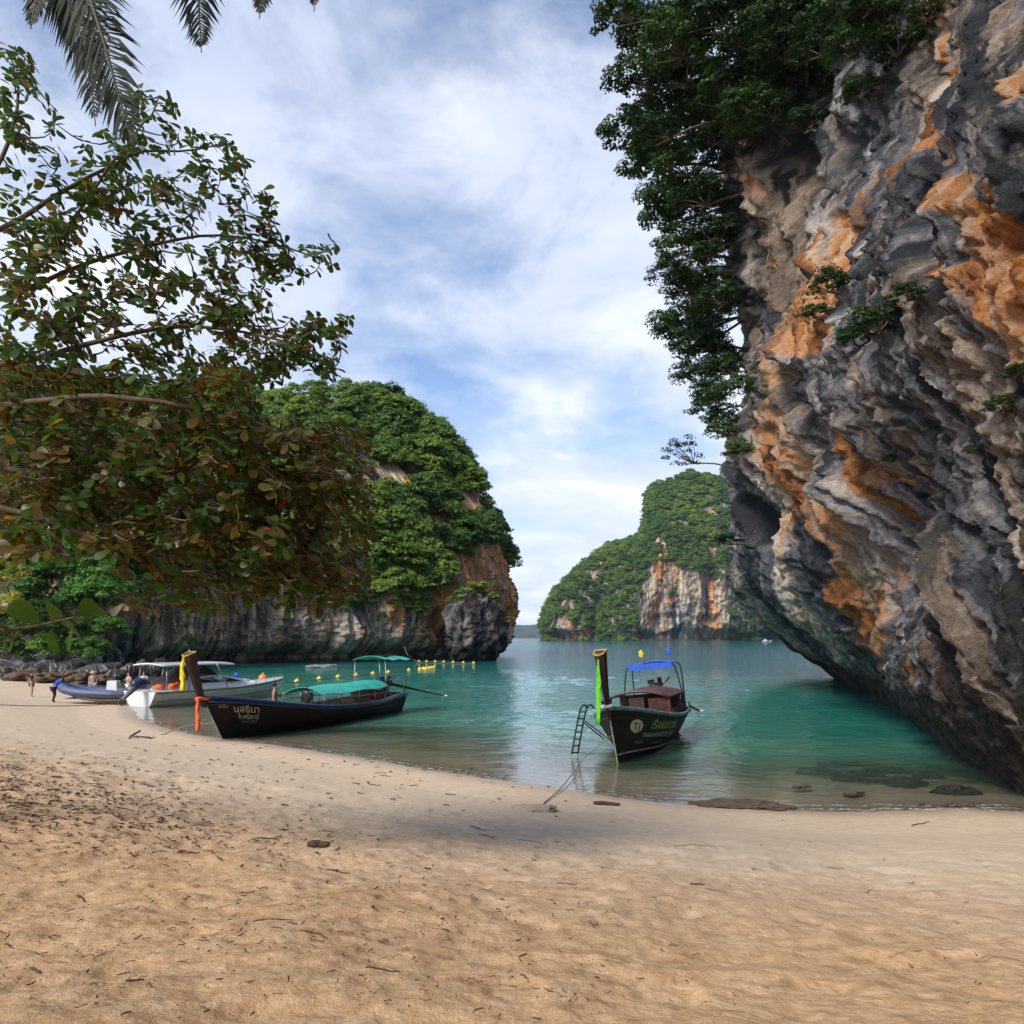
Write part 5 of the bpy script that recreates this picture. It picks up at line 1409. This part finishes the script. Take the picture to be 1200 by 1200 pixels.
def pose(kind):
    J = dict(pelvis=(0, 0, .52), belly=(0, 0, .62), chest=(0, 0, .73), neck=(0, 0, .85), head=(.01, 0, .92), crown=(0, 0, .965), face=(.045, 0, .905),
             ls=(0, .105, .80), le=(-.01, .13, .63), lw=(.04, .13, .48), lh=(.06, .125, .42), rs=(0, -.105, .80), re=(-.01, -.13, .63), rw=(.04, -.13, .48), rh=(.06, -.125, .42),
             lhip=(0, .055, .49), lk=(.015, .06, .27), la=(-.005, .06, .04), lt=(.09, .065, .018), rhip=(0, -.055, .49), rk=(.015, -.06, .27), ra=(-.005, -.06, .04), rt=(.09, -.065, .018))
    if kind == 'phone':
        J.update(le=(.02, .14, .65), lw=(.13, .07, .70), lh=(.16, .04, .73), re=(.02, -.14, .65), rw=(.13, -.07, .70), rh=(.16, -.04, .73))
    if kind == 'bend':
        J.update(belly=(.05, 0, .61), chest=(.14, 0, .69), neck=(.23, 0, .76), head=(.285, 0, .80), crown=(.31, 0, .84), face=(.32, 0, .775), ls=(.17, .105, .73), le=(.20, .13, .57), lw=(.24, .10, .45), lh=(.26, .09, .40),
                 rs=(.17, -.105, .73), re=(.20, -.13, .57), rw=(.24, -.10, .45), rh=(.26, -.09, .40), pelvis=(-.04, 0, .52), lhip=(-.04, .055, .49), rhip=(-.04, -.055, .49), lk=(.04, .07, .28), rk=(-.03, -.07, .27), la=(.0, .08, .04), ra=(-.12, -.07, .04), lt=(.09, .085, .018), rt=(-.03, -.075, .018))
    if kind == 'sit':
        dz = -0.22
        for k in ('pelvis', 'belly', 'chest', 'neck', 'head', 'crown', 'face', 'ls', 'le', 'lw', 'lh', 'rs', 're', 'rw', 'rh'): J[k] = (J[k][0], J[k][1], J[k][2] + dz)
        J.update(lhip=(.03, .06, .29), rhip=(.03, -.06, .29), lk=(.25, .09, .29), rk=(.25, -.09, .29), la=(.26, .09, .05), ra=(.26, -.09, .05), lt=(.34, .09, .02), rt=(.34, -.09, .02), lw=(.16, .10, .32), lh=(.21, .08, .32), rw=(.16, -.10, .32), rh=(.21, -.08, .32))
    return J
TOP = ['belly', 'chest', 'ls', 'le', 'rs', 're', 'pelvis']; SHORTS = ['pelvis', 'lhip', 'lk', 'rhip', 'rk']; TROUS = ['pelvis', 'lhip', 'lk', 'la', 'rhip', 'rk', 'ra']; SWIM = ['pelvis', 'belly', 'lhip', 'rhip']
def cloth(n_, c): return simple(n_, c, 0.85, 0.15, 14.0)
def beach_at(u, v):
    ys = np.concatenate([np.linspace(4, 30, 521), np.linspace(30.1, 110, 400)]).astype(np.float32)
    zr = H - (v - VH) / F * ys
    i = int(np.argmax(zr <= ground_z((u - 600) / F * ys, ys)))
    return P(u, v, float(ys[i])) if i else P(u, v, 60)
a = beach_at(37, 817)
person(a, R(20), 0.029 * a.y * 1.06, pose('phone'), 'bare legged person in dark top standing on the sand before the shore rocks', m_skin2, [('dark_top', TOP, .010, cloth('dark_cotton', (0.03, 0.03, 0.035))), ('shorts', ['pelvis', 'lhip', 'rhip'], .012, cloth('dark_cotton', (0.03, 0.03, 0.035)))])
a = beach_at(64, 823)
person(a, R(60), 0.031 * a.y * 1.08, pose('bend'), 'person in blue shirt and black trousers leaning forward on the sand', m_skin, [('blue_shirt', TOP, .016, cloth('blue_cotton', (0.02, 0.06, 0.42))), ('trousers', TROUS, .010, cloth('black_cotton', (0.012, 0.012, 0.015)))])
a = Vector((-25.3, 51.5, 0.0)); a.z = max(gz_at(a.x, a.y), -0.05)
person(a, R(-60), 1.55, pose('stand'), 'person in pink swimwear and straw hat beyond the inflatable boat', m_skin2, [('swimsuit', SWIM, .010, cloth('pink_cloth', (0.62, 0.20, 0.22))), ('shorts', SHORTS, .012, cloth('pale_blue_cloth', (0.30, 0.38, 0.50)))], True, simple('straw', (0.62, 0.50, 0.30), 0.9, 0.1, 20.0))
a = Vector((-22.9, 51.0, 0)); a.z = gz_at(a.x, a.y)
person(a, R(-120), 1.6, pose('phone'), 'bare chested person with dark hair standing beside the white console', m_skin2, [('shorts', SHORTS, .014, cloth('white_cotton', (0.7, 0.7, 0.7)))])
a = Vector((-22.4, 51.9, 0)); a.z = gz_at(a.x, a.y)
person(a, R(-70), 1.62, pose('stand'), 'person in white shirt standing beyond the speedboat stern', m_skin2, [('white_shirt', TOP, .014, cloth('white_cotton', (0.7, 0.7, 0.7))), ('shorts', SHORTS, .012, cloth('grey_cotton', (0.2, 0.2, 0.22)))])
Mb = Matrix.Translation(bt.location) @ bt.rotation_euler.to_matrix().to_4x4()
yaw1 = bt.rotation_euler.z
person(Mb @ Vector((0.735 * L1, -0.25, 0.22)), yaw1 + R(120), 1.62, pose('stand'), 'shirtless person with dark hair standing in the teal canopied boat', m_skin, [('shorts', SHORTS, .014, cloth('dark_cotton', (0.03, 0.03, 0.035)))])
person(Mb @ Vector((0.60 * L1 + 0.05, 0.1, 0.36)), yaw1 + R(200), 1.60, pose('sit'), 'dark clothed person sitting under the teal canopy', m_skin, [('dark_top', TOP, .014, cloth('black_cotton', (0.012, 0.012, 0.015))), ('trousers', TROUS, .012, cloth('black_cotton', (0.012, 0.012, 0.015)))])

# ================================================================== BUOYS, ROPES, ROCKS, LITTER
m_by = simple('yellow_float', (0.80, 0.56, 0.04), 0.45, 0.1, 8.0)
m_bo = simple('orange_float', (0.85, 0.24, 0.02), 0.45, 0.08, 8.0)
def buoy_mesh(mat):
    mb = MB(); prof_ = [(0.02, -0.20), (0.12, -0.17), (0.19, -0.06), (0.20, 0.04), (0.15, 0.15), (0.07, 0.20), (0.035, 0.22), (0.035, 0.27), (0.02, 0.28)]
    mb.loft([[(r * math.cos(k * math.pi / 6), r * math.sin(k * math.pi / 6), z) for k in range(12)] for r, z in prof_])
    return mb.mesh('buoy', mat, True)
bm = buoy_mesh(m_by)
line = [(348, 799), (374, 796), (396, 794), (417, 792), (437, 790), (455, 788.5), (479, 786), (600, 779)]
for u, v in line[:-1]:
    p = G(u, v); o = link('mooring_buoy', bm); o.location = p; o.scale = [1.15] * 3; o.rotation_euler = (0.1 * math.sin(u), 0.1 * math.cos(u), u)
    tag(o, 'yellow float on the line stretching beyond the teal canopied boat', 'buoy', 'floats on the long line')
for i, (u, v) in enumerate([(492, 785), (496, 784.5), (499, 784.5), (502, 784), (505, 783.5), (508, 783)]):
    o = link('mooring_buoy', bm); o.location = G(u, v); o.scale = [1.3] * 3; o.rotation_euler = (0.2 * math.sin(u), 0.15, u)
    tag(o, 'yellow float bunched tightly with others in front of the dark outcrop', 'buoy', 'bunched floats')
for u, v in [(491, 775.5), (500, 775.5), (510, 775.6), (520, 776), (531, 776.4), (543, 777), (555, 777.4)]:
    o = link('mooring_buoy', bm); o.location = G(u, v); o.scale = [1.1] * 3; o.rotation_euler = (0.1, 0.1 * math.cos(u), u)
    tag(o, 'yellow float in the row close under the dark outcrop', 'buoy', 'floats under the outcrop')
o = link('mooring_buoy', buoy_mesh(m_bo)); o.location = G(308, 800); o.scale = [2.0] * 3; o.location.z = 0.25
tag(o, 'big orange float beside the bow of the white speedboat', 'buoy')
def rope(name, pts, r_, label, n=40):
    pp = bez(pts, n); o0 = Vector(pp[0])
    ob = MB().tube([Vector(p) - o0 for p in pp], r_, 5).build(name, m_rope, None, True); ob.location = o0
    tag(ob, label, 'rope'); return ob
def gp(u, v, dz=0.02):
    p = beach_at(u, v); p.z = gz_at(p.x, p.y) + dz; return p
rope('float_line', [G(320, 801, 0.06)] + [G(u, v, 0.05) for u, v in line[:-1]], 0.03, 'thin rope joining the yellow floats beyond the boats')
rope('float_line', [G(u, v, 0.05) for u, v in [(491, 775.5), (510, 775.6), (531, 776.4), (555, 777.4)]], 0.03, 'thin rope joining the floats under the outcrop')
rope('shore_line', [P(474, 758, 126), P(478, 768, 125), P(486, 774, 126), G(491, 775.5, 0.05)], 0.06, 'pale rope hanging from the sea cliff down to the floats')
k2 = (Matrix.Translation(b2.location) @ b2.rotation_euler.to_matrix().to_4x4()) @ h2.pt(0.985, 0.6, -1)
g0 = gp(640, 940)
rope('mooring_rope', [k2, P(684, 889, 24.4), P(672, 905, 22.2), P(655, 926, 19.7), g0, gp(632, 946), gp(612, 944)], 0.013, 'mooring rope running from the red cabin boat to the sand')
k1_ = Mb @ h1.pt(0.985, 0.5, 1)
rope('mooring_rope', [k1_, P(222, 850, 31.0), P(190, 861, 31.2), gp(176, 866)], 0.020, 'mooring rope running from the teal canopied boat to an anchor')
rope('mooring_rope', [gp(-20, 826), gp(40, 828), gp(90, 828, 0.04), gp(140, 826, 0.05)], 0.02, 'thin rope lying along the sand beside the inflatable boat')
an = empty('anchor', gp(176, 866)); tag(an, 'thin rusty anchor lying on the wet sand', 'anchor')
m_rust = simple('rusty_iron', (0.09, 0.05, 0.03), 0.8, 0.3, 18.0)
MB().tube([(0.0, 0, 0.03), (-0.75, 0.2, 0.06)], 0.03, 6).build('shank', m_rust, an, True)
MB().tube([(-0.62, -0.25, 0.02), (-0.78, 0.2, 0.05), (-0.60, 0.6, 0.20)], 0.032, 6).build('arm', m_rust, an, True)

# ---- rocks
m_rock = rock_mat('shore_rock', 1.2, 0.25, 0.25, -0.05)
def rock_mesh(seed, mat, flat=0.7, n=30, m_=18, amp_=0.35, st=0.0):
    th = np.linspace(0.02, math.pi - 0.02, m_); ph = np.linspace(0, 2 * math.pi, n, endpoint=False)
    T, Ph = np.meshgrid(th, ph, indexing='ij')
    d = np.stack([np.sin(T) * np.cos(Ph), np.sin(T) * np.sin(Ph), -np.cos(T)], -1)
    r = 1 + amp_ * fbm(d[..., 0] * 1.3 + seed, d[..., 1] * 1.3, d[..., 2] * 1.3 + seed * 3, 4, 0.6) + 0.2 * ridge(d[..., 0] * 1.8, d[..., 1] * 1.8 + seed, d[..., 2] * 1.8, 3)
    co = d * r[..., None]; co[..., 2] *= flat
    fl_ = np.stack([Ph * 2, co[..., 2] * 2, 0 * T], -1)
    return np_mesh('rock', co, grid_quads(m_, n, True), mat, True, {'flow': ('FLOAT_VECTOR', fl_), 'stain': ('FLOAT', 0 * T + st)})
RM = [rock_mesh(i * 2.7 + 1, m_rock, 0.62, st=-1.0) for i in range(6)]
m_pale = simple('pale_grey_rock', (0.30, 0.285, 0.28), 0.9, 0.25, 3.0, bump=0.8)
PR = [rock_mesh(i * 3.1 + 2, m_pale, 0.6) for i in range(2)]
m_brn = simple('brown_rock', (0.12, 0.075, 0.045), 0.9, 0.35, 3.0, bump=0.8)
BRK = [rock_mesh(i * 4.3 + 2, m_brn, 0.55, 36, 22, 0.6) for i in range(3)]
for i, (u, v, r_, kind) in enumerate([(18, 783, 24, 'p'), (48, 776, 18, 'p'), (60, 786, 22, 'd'), (84, 786, 20, 'd'), (104, 774, 14, 'p'), (112, 788, 16, 'd'), (130, 785, 14, 'd'), (138, 791, 11, 'd'), (-8, 792, 22, 'd'),
                                      (30, 795, 18, 'b'), (52, 796, 14, 'b'), (75, 795, 15, 'b'), (95, 796, 12, 'b'), (120, 797, 12, 'b'), (152, 786, 9, 'd'), (168, 784, 8, 'd'), (188, 782, 8, 'd'), (10, 775, 22, 'd'), (80, 774, 16, 'd'), (128, 772, 13, 'd'), (40, 786, 16, 'd')]):
    y_ = 66 + (797 - v) * 0.95; p = P(u, v, y_)
    me = {'p': PR[i % 2], 'd': RM[i % 6], 'b': BRK[i % 3]}[kind]
    o = link('boulder', me); s_ = r_ / F * y_; o.location = p; o.scale = (s_, s_ * 0.9, s_ * 0.8); o.rotation_euler = (0, 0, i * 1.9)
    zb = gz_at(p.x, p.y) + s_ * 0.12
    if o.location.z - zb > s_ * 0.4: o.scale.z = max(s_ * 0.8, (o.location.z - zb) * 1.3)
    lab = {'p': 'pale grey boulder on the dark rock pile at the beach end', 'd': 'dark rugged boulder in the rock pile at the beach end', 'b': 'brown low boulder on the sand in front of the rock pile'}[kind]
    tag(o, lab, 'rock', {'p': 'pale shore boulders', 'd': 'dark shore boulders', 'b': 'brown shore boulders'}[kind])
o = link('boulder', PR[0]); o.location = G(372, 781, 0.05); o.scale = (1.2, 0.8, 0.28); tag(o, 'low whitish rock awash in front of the sea cliff', 'rock')
o = link('boulder', PR[1]); o.location = G(386, 780, 0.05); o.scale = (0.8, 0.7, 0.22); tag(o, 'small whitish rock awash beside a wider whitish one', 'rock')

# dark outcrop in front of the headland
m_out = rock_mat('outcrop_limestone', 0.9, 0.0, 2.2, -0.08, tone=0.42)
oc_ = rock_mesh(7.3, m_out, 1.0, 160, 110, 0.26, -1.3)
o = link('rock_outcrop', oc_); yo = 133.0
o.location = P(556, 738, yo); o.scale = (31 / F * yo, 4.2, 35 / F * yo); o.rotation_euler = (0, 0, 0.4)
tag(o, 'dark grey rock outcrop capped by bushes at the foot of the orange cliff', 'rock')
for i, (u, v, r_) in enumerate([(543, 697, 15), (560, 690, 18), (578, 699, 11), (594, 728, 9), (530, 704, 9)]):
    c = P(u, v, yo - 0.5); me, cc = (CL[i % 4] if i != 3 else YE)
    tree('bush', c + Vector((0, 0.6, -r_ / F * yo)), c, r_ / F * yo, FOREST_MESH[i % 6] if i != 3 else me, cc, 'green bush growing on top of the dark outcrop' if i != 3 else 'yellowish bush on the seaward side of the dark outcrop', 'bushes on the outcrop' if i != 3 else None, 700 + i, cat='bush', flat=0.8)

# flat wet rocks along the water's edge
for i, (u, v, r_, ) in enumerate([(862, 944, 40), (905, 948, 22), (1105, 944, 24), (1130, 944, 16), (940, 922, 12), (1000, 930, 14)]):
    p = gp(u, v) if v > 935 else G(u, v, -0.02); o = link('flat_rock', BRK[i % 3]); s_ = r_ / F * p.y
    o.location = p; o.scale = (s_, s_ * 0.5, 0.06 + 0.04 * (i == 0)); o.rotation_euler = (0, 0, 0.15 * i)
    tag(o, 'low dark rock half bared at the water line', 'rock', 'flat rocks at the water line')
for i, (u, v, r_) in enumerate([(1010, 905, 30), (1060, 912, 26), (960, 890, 24), (1120, 925, 22), (1090, 900, 20), (1040, 885, 26), (985, 868, 22)]):
    p = G(u, v, 0); d_ = gz_at(p.x, p.y); o = link('sunken_rock', RM[i % 6]); s_ = r_ / F * p.y
    o.location = (p.x, p.y, d_ + 0.02); o.scale = (s_, s_ * 0.7, 0.22); o.rotation_euler = (0, 0, i)
    tag(o, 'dark rock lying under the clear shallow water near the cliff', 'rock', 'sunken rocks near the cliff')

# ---- litter on the beach
m_stick = simple('driftwood', (0.085, 0.045, 0.025), 0.9, 0.3, 12.0)
def on_sand(p, dz): return Vector((p.x, p.y, gz_at(p.x, p.y) + dz))
def stick(u, v, ln, ang, r_, seed, label, group=None):
    p = gp(u, v, 0); rr = random.Random(seed); L_ = ln / F * p.y * 1.0
    d = Vector((math.cos(ang), math.sin(ang) * 2.2, 0)); d = d.normalized() * L_
    pts = [on_sand(p + d * (f - 0.5) + Vector((rr.uniform(-1, 1), rr.uniform(-1, 1), 0)) * L_ * 0.06, r_ * 0.7) for f in np.linspace(0, 1, 7)]
    o = MB().tube([q - p for q in pts], [r_ * q for q in (0.7, 1, 1.0, 0.95, 0.85, 0.7, 0.4)], 6).build('driftwood', m_stick, None, True)
    o.location = p; tag(o, label, 'driftwood', group); return o
stick(374, 993, 24, 0.1, 0.05, 1, 'thick short driftwood log lying on the smooth sand')
stick(711, 944, 32, -0.1, 0.05, 2, 'dark waterlogged board of driftwood near the mooring rope')
rl = random.Random(8)
for i in range(26):
    if i < 16: u, v = rl.uniform(0, 640), rl.uniform(945, 1150)
    else: u, v = rl.uniform(300, 1190), rl.uniform(960, 1130)
    stick(u, v, rl.uniform(12, 48), rl.uniform(-0.6, 0.6), rl.uniform(0.004, 0.011), 20 + i, 'thin dark twig lying on the dry sand', 'twigs on the sand')
for i in range(14):
    u, v = rl.uniform(60, 560), rl.uniform(895, 945)
    stick(u, v, rl.uniform(5, 16), rl.uniform(-0.4, 0.4), 0.012, 90 + i, 'small dark stick stranded on the smooth wet sand', 'sticks on the wet sand')
# sand heap where the rope is buried
p = gp(628, 950); me = rock_mesh(8.8, MATS['sand'], 0.5); o = link('sand_mound', me); o.location = p; o.scale = (0.36, 0.3, 0.15)
tag(o, 'small heap of dug sand at the end of the mooring rope', 'sand mound')
# dry leaves and weed: too many to count
rs_ = np.random.RandomState(31); vs, fs = [], []
def bits(n, fn, ln, wd):
    for _ in range(n):
        u, v = fn(); y_ = 1.9 * F / max(v - VH, 60); 
        vs_.append((u, v, rs_.uniform(*ln), rs_.uniform(*wd)))
vs_ = []
def band():      # wrack line across the left of the beach
    u = -50 + abs(rs_.normal()) * 170; c = 930 + u * 0.18; return u, c + rs_.normal() * 26
bits(1500, band, (0.03, 0.11), (0.006, 0.022))
bits(200, lambda: (rs_.uniform(-20, 1220), rs_.uniform(900, 1200)), (0.02, 0.08), (0.003, 0.009))
bits(380, lambda: (rs_.uniform(-20, 720), 1085 + rs_.normal() * 60), (0.02, 0.10), (0.002, 0.009))
bits(260, lambda: (rs_.uniform(30, 700), 880 + 0.06 * rs_.uniform(0, 700) + rs_.normal() * 22), (0.02, 0.09), (0.008, 0.03))
ua = np.array([b[0] for b in vs_]); va = np.array([b[1] for b in vs_])
yy = np.geomspace(3.6, 45, 220); xx = (ua[:, None] - 600) / F * yy[None]
zr = H - (va[:, None] - VH) / F * yy[None]
gzv = ground_z(xx.astype(np.float32), np.broadcast_to(yy[None], xx.shape).astype(np.float32))
first = np.argmax(zr <= gzv, 1); okm = zr.min(1) < 3
mb = MB()
for i, (u, v, ln, wd) in enumerate(vs_):
    if first[i] == 0: continue
    y_ = yy[first[i]]; x_ = (u - 600) / F * y_; a_ = rs_.uniform(0, 6.28)
    d = Vector((math.cos(a_), math.sin(a_), 0)); n_ = Vector((-d.y, d.x, 0)); sc_ = 0.35 + y_ / 12
    q = [Vector((x_, y_, gzv[i, first[i]] + 0.006)) + d * ln * sc_ * (f - 0.5) + n_ * ln * 0.10 * rs_.uniform(-1, 1) + Vector((0, 0, rs_.uniform(0, 0.022))) for f in (0, 0.35, 0.7, 1)]
    w_ = wd * sc_ * 0.7
    pts = []
    for k, p_ in enumerate(q): e = w_ * (0.35, 1, 0.9, 0.15)[k]; pts += [p_ + n_ * e, p_ - n_ * e + Vector((0, 0, 0.006))]
    mb.add(pts, [(0, 1, 3, 2), (2, 3, 5, 4), (4, 5, 7, 6)])
o = mb.build('beach_litter', leaf_mat('dry_leaf_litter', [(0.0, (0.03, 0.015, 0.008)), (0.6, (0.085, 0.04, 0.018)), (1.0, (0.17, 0.09, 0.035))], 0.05, 0.8))
tag(o, 'dark dry leaves and weed strewn over the sand', 'litter', kind='stuff')

# ================================================================== AIR
m, t = mat_new('sea_haze')
t.n('ShaderNodeOutputMaterial', {'Volume': t.n('ShaderNodeVolumePrincipled', {'Color': (0.52, 0.74, 1.0, 1), 'Density': 0.00005, 'Anisotropy': 0.0}).outputs[0]})
hz_ = MB().box((0, 0, 112), (12400, 12400, 236)).build('haze', m)
tag(hz_, 'thin blue sea haze over the whole bay', 'haze', kind='stuff')
